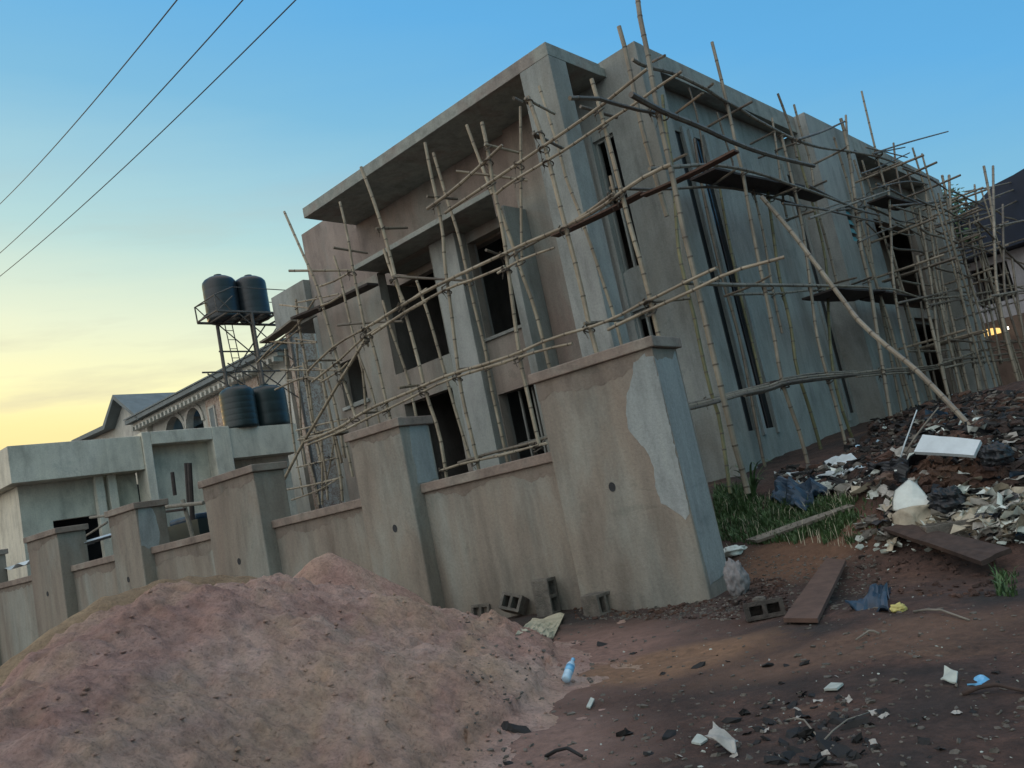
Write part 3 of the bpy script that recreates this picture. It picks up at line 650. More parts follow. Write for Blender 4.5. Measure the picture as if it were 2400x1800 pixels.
RU = [
 ('c-1.7',[(1337,57),(1351,108),(1368,186),(1383,259),(1403,336),(1428,421),(1441,467)],.052,'bamboo'),
 ('c-2.3',[(1374,-34),(1384,46),(1398,108),(1413,196),(1431,284),(1448,359),(1468,455),(1473,485),(1496,575),(1516,660),(1536,747),(1556,830),(1575,910),(1591,975),(1608,1032),(1616,1066)],.058,'bamboo'),
 ('c-1.8',[(1431,206),(1438,271),(1453,366),(1460,461),(1466,540),(1481,610),(1498,677),(1511,740),(1531,830),(1540,860),(1556,916),(1578,1066)],.038,'bamboo_green'),
 (cO,[(1538,91),(1558,171),(1576,246),(1593,329),(1601,352),(1618,452),(1635,542),(1645,592),(1655,636),(1675,740),(1691,830),(1728,936),(1752,1030)],.046,'bamboo'),
 (cI,[(1658,412),(1671,509),(1684,600),(1708,703),(1721,796),(1748,880),(1779,990)],.04,'bamboo_green'),
 (cO,[(1680,202),(1708,279),(1722,340)],.03,'bamboo_dark'),
 (cI,[(1668,255),(1681,342),(1691,425),(1700,470)],.034,'bamboo'),
 (cO,[(1688,292),(1708,375),(1731,475),(1751,620),(1764,720),(1781,790),(1808,885),(1833,985)],.042,'bamboo'),
 (cI,[(1715,226),(1731,286),(1751,352),(1765,446),(1791,542),(1810,620)],.038,'bamboo'),
 (cI,[(1718,309),(1738,382),(1765,475),(1785,572),(1790,686),(1800,803),(1825,903),(1860,990)],.038,'bamboo_green'),
 (cO,[(1816,256),(1831,315),(1848,435),(1861,542),(1878,610),(1895,720),(1911,820),(1932,950)],.052,'bamboo'),
 (cO,[(1827,249),(1832,315),(1843,370)],.04,'bamboo'),
 (cI,[(1845,345),(1865,419),(1878,522),(1890,600),(1912,705),(1930,800),(1950,900)],.038,'bamboo'),
 (cO,[(1861,197),(1878,269),(1895,339),(1913,408)],.034,'bamboo'),
 (cO,[(1919,400),(1925,509),(1929,600),(1948,720),(1975,825),(1997,918)],.046,'bamboo'),
 (cI,[(1930,309),(1938,375),(1958,475),(1985,625),(1995,700),(2015,800),(2030,870)],.042,'bamboo_dark'),
 (cO,[(1971,319),(1988,375),(2008,445),(2035,600),(2050,720),(2075,840)],.042,'bamboo'),
 (cI,[(1958,362),(1978,429),(1995,492),(2021,640),(2040,740),(2062,850)],.04,'bamboo_dark'),
 ('c-.9',[(1488,190),(1505,246),(1520,330),(1528,400)],.03,'bamboo_dark'),
 ('c-.9',[(1549,243),(1566,300),(1584,355),(1590,410)],.026,'bamboo_dark'),
 ('c-.9',[(1500,300),(1520,420),(1560,600),(1590,700),(1612,800),(1650,1000),(1660,1030)],.036,'bamboo_dark'),
 ('c-.85',[(1545,350),(1575,520),(1600,640),(1625,740),(1648,840)],.036,'bamboo_green'),
 ('c-1.3',[(1618,380),(1632,430),(1650,510),(1672,640),(1690,720)],.034,'bamboo'),
]
for c,p,r,m in RU: pole('R','upright',c,p,r,m)
cE='c-2.3'; cF='c-3.6'
EU = [
 (cE,[(2035,379),(2048,445),(2065,559),(2085,680),(2100,760),(2118,860)],.045),
 (cE,[(2050,379),(2056,492),(2075,625),(2098,740),(2120,850)],.045),
 (cF,[(2125,359),(2138,425),(2148,485)],.04),
 (cF,[(2145,359),(2147,475),(2151,592),(2158,645),(2175,736),(2208,853)],.04),
 (cE,[(2105,399),(2115,492),(2131,625),(2150,720),(2163,785)],.036),
 (cF,[(2166,442),(2168,559),(2172,640),(2195,720),(2214,775)],.04),
 (cE,[(2085,425),(2101,525),(2121,639),(2140,730)],.036),
 (cE,[(2065,452),(2085,559),(2098,640),(2118,760),(2135,850)],.036),
 (cE,[(1981,553),(2008,686),(2048,853)],.045),(cE,[(2015,586),(2058,770),(2081,870)],.04),(cE,[(2041,620),(2075,770),(2098,863)],.04),
 (cE,[(2000,420),(2020,560),(2055,760)],.036),(cE,[(1985,450),(2010,600),(2030,760),(2055,880)],.036),
 (cF,[(2186,560),(2200,660),(2222,780)],.036),
]
for c,p,r in EU: pole('E','upright',c,p,r,random.choice(['bamboo','bamboo','bamboo_dark']))
WU = [
 ('a.2',[(639,646),(646,703),(664,803),(679,928),(694,1010)],.042),('a.2',[(616,753),(621,815),(629,908),(640,990)],.034),
 ('a.6',[(640,728),(646,828),(651,943),(660,1010)],.034),('a-.3',[(691,785),(701,840),(719,923),(738,1000)],.038),
 ('a-.3',[(701,800),(720,860),(731,910),(745,990)],.034),('a-.1',[(655,783),(673,906),(693,993)],.03),
 ('a-.1',[(693,930),(696,1000),(696,1090)],.034),('a-.1',[(678,920),(699,990),(708,1080)],.03),
 ('a-.6',[(719,940),(734,1017),(740,1082)],.034),('a-.6',[(740,925),(752,980),(762,1030)],.034),('a-.1',[(668,1000),(680,1040),(690,1090)],.028),
 ('a.2',[(700,1060),(712,1010),(722,950)],.024),('a.6',[(628,900),(640,990),(655,1070)],.03),
]
for c,p,r in WU: pole('W','upright',c,p,r)
aR='a-1.24'
LL = [
 (aR,[(923,451),(985,405),(1075,323),(1085,313)],.045,0),
 (aR,[(961,460),(1060,393),(1106,362),(1166,321),(1246,266),(1301,226),(1346,190),(1398,149)],.036,0),
 (aR,[(1072,419),(1106,392),(1216,326),(1301,269),(1376,221),(1408,197),(1473,154)],.034,0),
 (aR,[(801,702),(891,646),(961,608),(1072,556),(1139,524),(1198,500),(1230,485),(1278,452),(1325,418)],.042,0),
 (aR,[(1240,480),(1300,446),(1358,403),(1413,370),(1450,355)],.036,0),
 (aR,[(804,722),(877,673),(967,623),(1011,608),(1075,582),(1090,575)],.034,0),
 (aR,[(1075,590),(1128,560),(1198,535)],.03,0),
 ('a-.4',[(1090,560),(1180,510),(1260,478),(1340,440)],.034,'bamboo_dark'),
 (aR,[(993,803),(1107,767),(1168,740),(1236,717),(1281,705),(1341,680),(1383,657),(1416,642),(1476,612),(1506,597),(1546,580)],.038,0),
 (aR,[(1010,806),(1106,777),(1168,757),(1236,742)],.032,0),
 (aR,[(1313,712),(1368,685),(1413,665),(1501,625),(1581,587),(1659,565),(1695,555)],.036,0),
 (aR,[(658,955),(728,926),(769,900),(810,877),(833,868),(888,845),(961,813),(1049,786)],.038,0),
 (aR,[(664,961),(743,929),(795,903),(845,880),(888,859),(967,821),(1093,783)],.034,0),
 (aR,[(951,1017),(1008,999),(1078,985),(1182,956)],.034,0),
 ('a-1.05',[(990,1000),(1063,978),(1154,955),(1184,945)],.036,'bamboo_dark'),
 (aR,[(1050,990),(1110,975),(1184,958)],.026,0),
 (aR,[(664,803),(721,748),(781,713),(864,663),(922,623)],.034,0),
 (aR,[(674,825),(739,773),(786,728),(871,678),(922,650)],.034,0),
 (aR,[(694,825),(734,800),(751,783)],.03,0),
 (aR,[(691,618),(720,608),(759,586)],.03,0),(aR,[(694,660),(720,650),(739,636)],.03,0),
]
for c,p,r,m in LL: pole('L','ledger',c,p,r,m or 'bamboo')
pole('L','brace',aR,[(614,1035),(651,963),(681,913),(734,823),(789,733)],.042)
PL = [[(985,370),(1060,379),(1140,390)],[(1047,312),(1129,332)],[(922,424),(988,430)],[(812,494),(880,492)],[(720,535),(794,547)],[(624,585),(759,584)],
      [(848,597),(1020,607)],[(729,703),(794,697),(871,694)],[(1134,212),(1198,246)],[(1151,288),(1218,322)],[(1254,230),(1333,254)],[(1262,699),(1350,690)],
      [(1380,655),(1490,645)],[(776,893),(838,888)],[(861,838),(905,832)],[(990,799),(1060,789)],[(1050,540),(1080,551)],[(606,799),(731,800)],[(664,779),(739,778)],
      [(1110,212),(1128,220)]]
for p in PL:
    pole('L','putlog',aR,p,.034,random.choice(['bamboo','bamboo_dark']),code2='a-.5')
RL = [
 ('c-2.4',[(1363,204),(1431,241),(1506,271),(1581,306),(1659,334),(1758,359)],.062,'bamboo_dark'),
 (cO,[(1366,128),(1396,144),(1456,159),(1531,196),(1568,221),(1590,230),(1635,259),(1718,302),(1775,319),(1828,326),(1908,342),(1975,369)],.042,'bamboo'),
 ('c-2.2',[(1231,212),(1288,212),(1328,224),(1378,237),(1416,244)],.04,'bamboo_dark'),
 ('c-2.05',[(1403,365),(1456,361),(1531,356),(1596,364),(1659,381),(1708,399),(1758,415),(1841,446)],.044,'bamboo'),
 (cI,[(1318,406),(1418,409),(1531,404),(1606,411),(1675,429),(1741,446)],.04,'bamboo_dark'),
 ('c-2.05',[(1691,439),(1775,452),(1848,469),(1905,482)],.036,'bamboo_dark'),
 ('c-2.05',[(1475,610),(1575,615),(1688,616),(1808,618),(1875,620)],.042,'bamboo'),
 (cI,[(1581,636),(1688,633),(1768,626),(1808,636)],.038,'bamboo'),
 ('c-2.05',[(1901,623),(1935,626),(1985,643)],.038,'bamboo'),
 ('c-2.05',[(1721,302),(1775,285),(1825,262)],.036,'bamboo_dark'),
 ('c-2.05',[(1888,331),(1960,308),(2048,284)],.034,'bamboo_dark'),
 ('c-2.05',[(1885,332),(1955,318)],.03,'bamboo_dark'),
 ('c-2.05',[(1748,472),(1840,440),(1921,412)],.034,'bamboo'),
 (cI,[(1775,452),(1840,432),(1898,419)],.03,'bamboo'),
 (cI,[(1808,455),(1870,445),(1925,435)],.04,'bamboo_dark'),
 ('c-2.05',[(1926,445),(1975,460),(2020,478)],.034,'bamboo'),
 ('c-2.05',[(1748,402),(1800,428),(1850,452),(1900,465)],.034,'bamboo_dark'),
 ('c-2.05',[(1870,318),(1920,330),(1960,340)],.03,'bamboo'),
 (cO,[(1895,405),(1960,392),(2004,398)],.03,'bamboo_dark'),(cO,[(1860,375),(1900,360),(1965,330)],.03,'bamboo_dark'),
 (cO,[(1860,520),(1905,500),(1980,470)],.03,'bamboo_dark'),(cO,[(1870,480),(1902,512)],.03,'bamboo_dark'),
 (cO,[(1900,490),(1960,508),(1975,506)],.03,'bamboo'),(cO,[(1935,480),(2010,520)],.028,'bamboo_dark'),
]
for c,p,r,m in RL: pole('R','ledger',c,p,r,m)
for k in range(5):
    dy = [0,6,-5,10,3][k]
    p = [(1475,880+dy),(1528,868+dy),(1608,846+dy*.8),(1661,834+dy),(1691,823+dy*.9),(1758,812+dy),(1851,805+dy*.6)]
    if k == 3: p = p[2:]
    if k == 4: p = p[:5]
    pole('R','ledger',['c-2.05','c-2.1','c-1.7','c-2.0','c-1.4'][k],p,.032,['bamboo','bamboo_dark','plank_grey','bamboo_dark','bamboo'][k])
for k in range(3):
    pole('R','ledger','c-1.9',[(1850,806+k*4),(1925,797+k*5),(1975,794+k*5),(2041,785+k*4),(2118,755+k*9)],.03,['bamboo','bamboo_dark','bamboo'][k])
RP = [[(1416,191),(1473,154)],[(1460,245),(1518,201)],[(1526,276),(1572,249),(1626,219)],[(1622,311),(1674,284)],[(1639,341),(1662,332)],[(1676,324),(1720,309)],
      [(1757,355),(1812,328),(1828,318)],[(1749,407),(1785,391)],[(1541,399),(1587,368)],[(1451,349),(1483,333)],[(1508,596),(1548,578)],[(1565,640),(1618,620),(1665,595)],
      [(1410,133),(1436,120)],[(1660,430),(1720,405)],[(1530,189),(1540,181)],[(1770,620),(1850,600)],[(1840,615),(1885,598)],[(1700,475),(1760,455)],[(1860,385),(1945,350)]]
for p in RP: pole('R','putlog','c-1.2',p,.036,random.choice(['bamboo','bamboo_dark','bamboo_dark']),code2='c-2.3')
# long diagonal prop whose foot stands out on the dirt
foot = on_ground(2156,990)
fa = B.inv(foot)[0]
pole('R','brace','c-2.15',[(1645,425),(1708,499),(1758,565),(1821,648),(1858,696),(1918,750),(1975,796),(2035,856),(2091,916),(2158,993)],.058,'bamboo',code2='c%.3f'%fa)
EL = [
 (cE,[(2020,487),(2105,466)]),(cE,[(1926,445),(2043,435)]),(cE,[(2064,506),(2149,483)]),(cF,[(2151,489),(2225,474)]),(cE,[(2057,458),(2130,432),(2225,396)]),
 (cE,[(2085,414),(2150,402),(2225,384)]),(cE,[(2060,446),(2160,425)]),(cE,[(2070,541),(2143,523)]),(cE,[(2085,558),(2150,536),(2225,512)]),
 (cF,[(2157,527),(2225,594)]),(cE,[(2064,431),(2095,445),(2133,454)]),(cF,[(2110,477),(2153,521)]),(cE,[(1939,655),(2000,641),(2064,626)]),
 (cE,[(1995,647),(2105,635),(2225,615)]),(cE,[(2005,660),(2085,644)]),(cE,[(2062,691),(2140,668),(2225,644)]),(cE,[(2028,787),(2080,770),(2122,753)]),
 (cE,[(2035,778),(2126,770),(2225,758)]),(cE,[(2100,784),(2160,778),(2225,770)]),(cE,[(2040,795),(2110,780),(2180,779)]),(cE,[(1975,450),(2043,424)]),
 (cE,[(2060,640),(2110,655),(2150,670)]),(cF,[(2140,640),(2225,625)]),(cE,[(2090,660),(2160,640),(2225,632)]),(cE,[(2068,475),(2150,455),(2225,420)]),(cE,[(2080,505),(2150,495),(2225,470)]),
]
for c,p in EL: pole('E','ledger',c,p,.036,random.choice(['bamboo','bamboo_dark','bamboo_dark']))
WL = [
 ('a.2',[(556,783),(594,743),(641,703),(684,640)],.034),('a.25',[(570,775),(610,740),(650,708)],.03),('a.2',[(604,658),(666,665)],.028),('a-.1',[(643,653),(680,646),(731,635)],.028),
 ('a.2',[(636,732),(684,738)],.026),('a.2',[(583,737),(640,741),(684,740)],.026),('a-.1',[(594,842),(656,815),(699,823)],.034),('a.1',[(621,822),(660,819),(694,821)],.03),
 ('a-.3',[(644,950),(691,940),(744,928)],.034),('a-.1',[(617,1058),(680,1046),(740,1031)],.034),('a-.1',[(630,1080),(690,1058),(735,1030)],.028),('a.1',[(640,1010),(700,995),(740,985)],.026),
 ('a-.1',[(640,930),(700,915),(750,905)],.03),('a-.1',[(650,945),(720,925),(770,920)],.03),('a.3',[(620,800),(660,790),(700,800)],.026),('a.2',[(478,745),(478,746)],.02),
]
for c,p,r in WL[:-1]: pole('W','ledger',c,p,r)
# extra standards and rails of the deep right hand scaffold (three rows)
rx = random.Random(41)
for i in range(15):
    b0 = 8.4+i*.74+rx.uniform(-.15,.15); a0 = rx.choice([-1.45,-1.75,-2.35,-2.6]); zt_ = rx.uniform(5.2,8.3); zb_ = 1.4
    p0 = B.P(a0,b0,zb_); p1 = B.P(a0+rx.uniform(-.12,.12),b0+rx.uniform(-.15,.15),zt_)
    P3 = [p0.lerp(p1,t/6)+Vector((rx.uniform(-.02,.02),rx.uniform(-.02,.02),0)) for t in range(7)]
    q = MB(); q.tube(P3, rx.uniform(.026,.036), n=7, node=.33, taper=.8); q.link('upright', rx.choice(['bamboo_grey','bamboo_dark','bamboo_grey']), SC['R'], attr=True); POLES.append(('R','upright',P3,.03))
for z_ in (3.15,4.95,5.9,6.75,7.55):
    for a0 in (-1.5,-2.4):
        b0 = rx.uniform(9.5,11)
        while b0 < 19:
            L_ = rx.uniform(3.2,5.0); P3 = [B.P(a0+rx.uniform(-.05,.05),b0+L_*t/4,z_+rx.uniform(-.03,.03)) for t in range(5)]
            q = MB(); q.tube(P3, rx.uniform(.026,.034), n=7, node=.35, taper=.8); q.link('ledger', rx.choice(['bamboo_grey','bamboo_dark']), SC['R'], attr=True); POLES.append(('R','ledger',P3,.03)); b0 += L_+.6
    for k in range(5):
        b0 = rx.uniform(9.5,19); P3 = [B.P(-1.2,b0,z_+.06),B.P(-2.0,b0+.05,z_+.07),B.P(-2.9,b0+rx.uniform(-.2,.2),z_+.09)]
        q = MB(); q.tube(P3, .03, n=7, node=.3); q.link('putlog', rx.choice(['bamboo_grey','bamboo_dark']), SC['R'], attr=True)
# rope lashings where rails cross the standards
def seg_close(P, Q):
    best = (9,None,None)
    for i in range(len(P)-1):
        for j in range(len(Q)-1):
            p,u = P[i],P[i+1]-P[i]; q,v = Q[j],Q[j+1]-Q[j]; w_ = p-q
            a=u.dot(u); b=u.dot(v); c=v.dot(v); d=u.dot(w_); e=v.dot(w_); D=a*c-b*b
            if D < 1e-9: continue
            s_=max(0,min(1,(b*e-c*d)/D)); t_=max(0,min(1,(a*e-b*d)/D)); dd=(p+u*s_-q-v*t_).length
            if dd < best[0]: best = (dd,p+u*s_,q+v*t_,u.normalized())
    return best
cnt = {}
rl = random.Random(3)
for g,k,P,r_ in POLES:
    if k != 'upright': continue
    for g2,k2,Q,r2 in POLES:
        if g2 != g or k2 == 'upright' or cnt.get(g,0) >= 95: continue
        dd,p,q,u = (seg_close(P,Q)+(None,))[:4] if True else None
        if dd > .13 or p is None: continue
        c = (p+q)/2; x = u.orthogonal().normalized(); y = u.cross(x); R0 = .03+dd*.42+.016; tilt = u*rl.choice([-.5,.5])
        pts = []
        for i in range(15):
            an = i/14*6.283*1.25; pts.append(c+(x*math.cos(an)+y*math.sin(an))*R0+tilt*R0*math.cos(an)+u*.004*i)
        m = MB(); m.tube(pts,.011,n=5); tail = pts[-1]; m.tube([tail,tail+Vector((rl.uniform(-.04,.04),rl.uniform(-.04,.04),-.09))],.006,n=4)
        m.link('lashing','rope',SC[g]); cnt[g] = cnt.get(g,0)+1
# planks resting on the scaffolds
def plank(name, corners, thick, m, label, cat='plank'):
    """corners: list of (x,y,plane code), in order round the board"""
    P = [at_plane(x,y,*plane(c)) for x,y,c in corners]
    n = (P[1]-P[0]).cross(P[2]-P[1]).normalized()
    if n.z < 0: n = -n
    k = len(P); vs = P + [q + n*thick for q in P]
    o = link(name, vs, [tuple(range(k)), tuple(range(k,2*k))] + [(i,(i+1)%k,(i+1)%k+k,i+k) for i in range(k)], m, bevel=.004)
    return tag(o, label, cat)
def board(name, p0, p1, wdir, width, thick, m, label, cat='plank', sag=.02):
    """a sawn board from p0 to p1 lying flat, width along wdir"""
    d = p1-p0; L_ = d.length; q = d.normalized(); wv = (wdir - q*wdir.dot(q)).normalized(); nz = q.cross(wv).normalized()
    if nz.z < 0: nz = -nz
    n = 8; vs = []; fs = []
    for i in range(n+1):
        t = i/n; c = p0 + d*t - Vector((0,0,1))*sag*4*t*(1-t); ww = width*(1+.04*math.sin(i*2.1))/2
        vs += [c-wv*ww, c+wv*ww, c+wv*ww+nz*thick, c-wv*ww+nz*thick]
    for i in range(n):
        for k in range(4): fs.append((i*4+k,i*4+(k+1)%4,(i+1)*4+(k+1)%4,(i+1)*4+k))
    fs += [(0,1,2,3),(n*4,n*4+1,n*4+2,n*4+3)]
    return tag(link(name, vs, fs, m), label, cat)
def pp(x,y,c): return at_plane(x,y,*plane(c))
board('scaffold_plank', pp(1198,512,'a-.8'), pp(1392,418,'a-.8'), B.b, .20, .03, 'plank_red', 'dark plank on the middle rails crossing the tall corner window')
board('scaffold_plank', pp(1390,425,'a-.8'), pp(1592,328,'a-.8'), B.b, .16, .03, 'plank_red', 'rough dark plank propped up behind the thick corner pole')
board('scaffold_plank', pp(1518,378,'c-1.45'), pp(1716,414,'c-1.45'), B.a, .5, .04, 'plank_dark', 'broad black board on the upper rails of the right facade')
board('scaffold_plank', pp(1700,408,'c-1.6'), pp(1775,430,'c-1.6'), B.a, .35, .04, 'plank_dark', 'short dark board continuing the upper walkway of the right facade')
board('scaffold_plank', pp(1770,636,'c-1.5'), pp(1880,640,'c-1.5'), B.a, .75, .04, 'plank_dark', 'black board on the middle rails behind the long diagonal prop')
board('scaffold_plank', pp(1885,640,'c-1.6'), pp(1985,652,'c-1.6'), B.a, .6, .04, 'plank_dark', 'black board sagging on the middle rails left of the ground floor doorway')
board('scaffold_plank', pp(1895,432,'c-1.8'), pp(1960,448,'c-1.8'), B.a, .5, .04, 'plank_dark', 'dark plank high on the far end of the right facade scaffold')
board('scaffold_plank', pp(572,742,'a.2'), pp(640,694,'a.2'), B.b, .3, .05, 'plank_grey', 'pale grey plank sloping in front of the tank tower')
board('scaffold_plank', pp(640,690,'a.1'), pp(806,616,'a.1'), B.b, .32, .05, 'plank_dark', 'long dark board under the left end of the concrete ledge')
board('scaffold_plank', pp(1650,833,'c-1.6'), pp(1745,816,'c-1.6'), B.a, .4, .04, 'plank_dark', 'dark board on the lowest rails of the right facade')
board('scaffold_plank', pp(720,942,'a-.7'), pp(742,935,'a-.7'), B.b, .3, .03, 'plank_grey', 'short grey plank end beside the middle pillar cap')
# ---------------------------------------------------------------- neighbouring unfinished single storey building
hdN = 27.0
cN = at_dist(36.7,966.7,hdN); NF = Frame(cN, RAD(41.5))
def nR(x,y): q = at_plane(x,y,NF.P(0,0,0),NF.a); return NF.inv(q)[1], q.z
nb = thing('unfinished_building', 'low grey unfinished building with a deep roof band behind the far left wall', 'building', NF.P(3,4,0))
zt = cN.z; zb = nR(43,1046)[1]; rE = nR(626,912)[0]; rp0 = nR(293,943)[0]; rp1 = nR(480,923)[0]
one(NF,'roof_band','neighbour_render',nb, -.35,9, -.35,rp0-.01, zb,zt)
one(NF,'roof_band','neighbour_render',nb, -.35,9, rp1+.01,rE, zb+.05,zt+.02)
q0 = nR(315,965)[0]; q1 = nR(446,951)[0]
wm = wall(NF,'b',-.42,9, rp0,rp1, .2,zt+.12,[(q0,q1,zt-3.0,zt-.30)]); 
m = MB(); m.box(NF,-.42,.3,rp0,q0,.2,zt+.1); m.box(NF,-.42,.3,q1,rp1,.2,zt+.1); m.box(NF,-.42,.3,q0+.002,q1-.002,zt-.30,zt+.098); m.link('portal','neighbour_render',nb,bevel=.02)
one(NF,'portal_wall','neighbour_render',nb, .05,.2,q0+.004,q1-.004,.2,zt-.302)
zl = nR(50,1120)[1]
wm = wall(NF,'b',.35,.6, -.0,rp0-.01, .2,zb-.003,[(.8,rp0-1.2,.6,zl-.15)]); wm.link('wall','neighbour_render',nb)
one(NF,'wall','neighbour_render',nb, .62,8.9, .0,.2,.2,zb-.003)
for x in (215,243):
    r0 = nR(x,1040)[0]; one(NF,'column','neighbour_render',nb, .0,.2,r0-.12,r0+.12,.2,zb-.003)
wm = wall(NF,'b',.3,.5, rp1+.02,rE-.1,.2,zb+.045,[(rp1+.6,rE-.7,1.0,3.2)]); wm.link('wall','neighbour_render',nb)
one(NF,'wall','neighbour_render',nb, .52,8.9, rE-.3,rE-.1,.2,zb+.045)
one(NF,'inner_wall','dark_inside',nb, 2.5,2.7,.3,rE-.4,.2,zb-.1)
# ---------------------------------------------------------------- water tanks
def tank(pbase, r, h, m, label, ribs=5, lid=True, group=None):
    t = thing('water_tank', label, 'water tank', pbase, group)
    prof = [(0.0,0),(r*.93,0),(r*.97,.03)]; nn = ribs*6
    for i in range(nn+1):
        u = i/nn; prof.append((r*(1.0-.012*max(0,math.cos(u*ribs*2*math.pi))**6), .05+u*(h*.82-.05)))
    prof += [(r*.97,h*.85),(r*.86,h*.90),(r*.62,h*.95),(r*.30,h*.975),(r*.28,h*.98)]
    n = 40; vs = []; fs = []
    for rr,z in prof:
        for k in range(n): an = 2*math.pi*k/n; vs.append(pbase+Vector((rr*math.cos(an),rr*math.sin(an),z)))
    for q in range(len(prof)-1):
        for k in range(n): fs.append((q*n+k,q*n+(k+1)%n,(q+1)*n+(k+1)%n,(q+1)*n+k))
    fs.append(tuple((len(prof)-1)*n+k for k in range(n)))
    link('tank_body', vs, fs, m, t, smooth=True)
    lm = MB(); lm.tube([pbase+Vector((0,0,h*.97)),pbase+Vector((0,0,h*1.02))], r*.24, n=20); lm.link('lid', m, t)
    lm = MB(); lm.tube([pbase+Vector((-r*.72,0,h*.84)),pbase+Vector((-r*.75,0,h*.93))], r*.12, n=10); lm.link('inlet', m, t)
    return t
hdT = 33.0
TF = Frame(at_dist(480,730,hdT), RAD(41.5))
def tow(x,y): q = at_plane(x,y,TF.P(0,0,0),TF.a+TF.b*-1); return q
pz = at_dist(430,705,hdT).z
twr = thing('tank_tower','rusty steel lattice tower carrying two black water tanks behind the left buildings','tower', TF.P(0,0,0))
cF_ = Vector((RIGHT.x,RIGHT.y,0)).normalized(); dF_ = Vector((-cF_.y,cF_.x,0))
class FF(Frame):
    def __init__(s, o): s.o = Vector((o.x,o.y,0)); s.a = B.b; s.b = B.a
TC = FF(at_dist(480,705,hdT))
def ta(x,y): q = at_plane(x,y,TC.P(0,0,0),TC.b); return TC.inv(q)[0], q.z
xl = ta(428,705)[0]; xr = ta(608,705)[0]
m = MB()
for b in (0,-1.5): m.tube([TC.P(xl,b,pz),TC.P(xr,b,pz)],.055,n=6)
for i in range(8):
    a = xl+(xr-xl)*i/7; m.tube([TC.P(a,0,pz+.03),TC.P(a,-1.5,pz+.03)],.04,n=6)
m.link('platform','steel',twr)
for b in (0,-1.5):
    m = MB()
    m.tube([TC.P(xl,b,pz),TC.P(xl-.02,b,pz+.62)],.03,n=6); m.tube([TC.P(xr,b,pz),TC.P(xr,b,pz+.95)],.03,n=6)
    m.tube([TC.P(xl,b,pz+.62),TC.P(xl+.75,b,pz+.95)],.025,n=6); m.tube([TC.P(xl,b,pz+.62),TC.P(xl+.6,b,pz)],.025,n=6); m.tube([TC.P(xl,b,pz),TC.P(xl+.7,b,pz+.6)],.025,n=6)
    m.tube([TC.P(xr,b,pz+.62),TC.P(xr-.7,b,pz+.2)],.025,n=6); m.tube([TC.P(xr,b,pz+.95),TC.P(xl+.74,b,pz+.95)],.02,n=6)
    m.link('railing','steel',twr)
m = MB(); m.tube([TC.P(xl,0,pz+.62),TC.P(xl,-1.5,pz+.62)],.025,n=6); m.link('rail_bar','steel',twr)
m = MB(); m.tube([TC.P(xr,0,pz+.62),TC.P(xr,-1.5,pz+.62)],.025,n=6); m.link('rail_bar','steel',twr)
legs = [(470,706,495,850),(500,700,522,840),(544,706,563,845),(574,702,592,845)]
for i,(x0,y0,x1,y1) in enumerate(legs):
    a0 = ta(x0,y0)[0]; a1 = ta(x1,y1)[0]; b = 0 if i%2==0 else -1.5
    m = MB(); m.tube([TC.P(a0,b,pz),TC.P(a1+(a1-a0)*-1.5,b,.3)],.07 if i%2==0 else .06,n=8); m.link('leg','steel',twr)
m = MB()
A0 = ta(470,706)[0]; A3 = ta(574,702)[0]
for zz in (pz-1.1,pz-1.9,pz-3.4): 
    e0 = A0-.9 if abs(zz-(pz-1.9))<.1 else A0-.1
    m.tube([TC.P(e0,0,zz),TC.P(A3+.35,0,zz)],.035,n=6)
for (u0,z0_,u1,z1_) in ((A0,pz,A3,pz-1.9),(A3,pz,A0+.4,pz-1.9),(A0,pz-1.9,A3,pz-3.4),(A3+.1,pz-1.9,A0+.5,pz-3.4),(A0-.7,pz-1.95,A0+.15,pz-2.5)):
    m.tube([TC.P(u0,0,z0_),TC.P(u1,0,z1_)],.028,n=6); m.tube([TC.P(u0,-1.5,z0_),TC.P(u1,-1.5,z1_)],.025,n=6)
m.link('bracing','steel',twr)
m = MB()
for a in (A0+.25,A0+.55): m.tube([TC.P(a,-.1,pz),TC.P(a+.25,-.1,pz-4.2)],.022,n=6)
for k in range(11): m.tube([TC.P(A0+.25+k*.023,-.1,pz-.3-k*.36),TC.P(A0+.55+k*.023,-.1,pz-.3-k*.36)],.016,n=5)
m.link('ladder','steel',twr)
tl = ta(444,600)[0]; tr_ = ta(509,600)[0]; t2l = ta(511,600)[0]; t2r = ta(576,600)[0]
def _tp(x,y,dd): q = at_dist(x,y,hdT-.1+dd); q.z = pz+.06; return q
tank(_tp(486,695,.0), .63, 1.80, 'black_tank', 'left of the two black water tanks up on the steel tower')
tank(_tp(552,694,.35), .62, 1.76, 'black_tank', 'right of the two black water tanks up on the steel tower')
LT = FF(at_dist(550,918,29.9))
def la(x,y): q = at_plane(x,y,LT.P(0,0,0),LT.b); return LT.inv(q)[0], q.z
zr = zt+.02
a0=la(492,905)[0]; a1=la(560,905)[0]; hh = la(530,832)[1]-zr
tank(LT.P((a0+a1)/2,.2,zr), (a1-a0)/2, hh*1.03, 'tank_green', 'ribbed dark water tank standing on the low roof, left one', ribs=6)
a0=la(558,900)[0]; a1=la(636,900)[0]
tank(LT.P((a0+a1)/2,.5,zr), (a1-a0)/2, hh*1.05, 'tank_green', 'smooth dark water tank standing on the low roof beside the ribbed one', ribs=3)
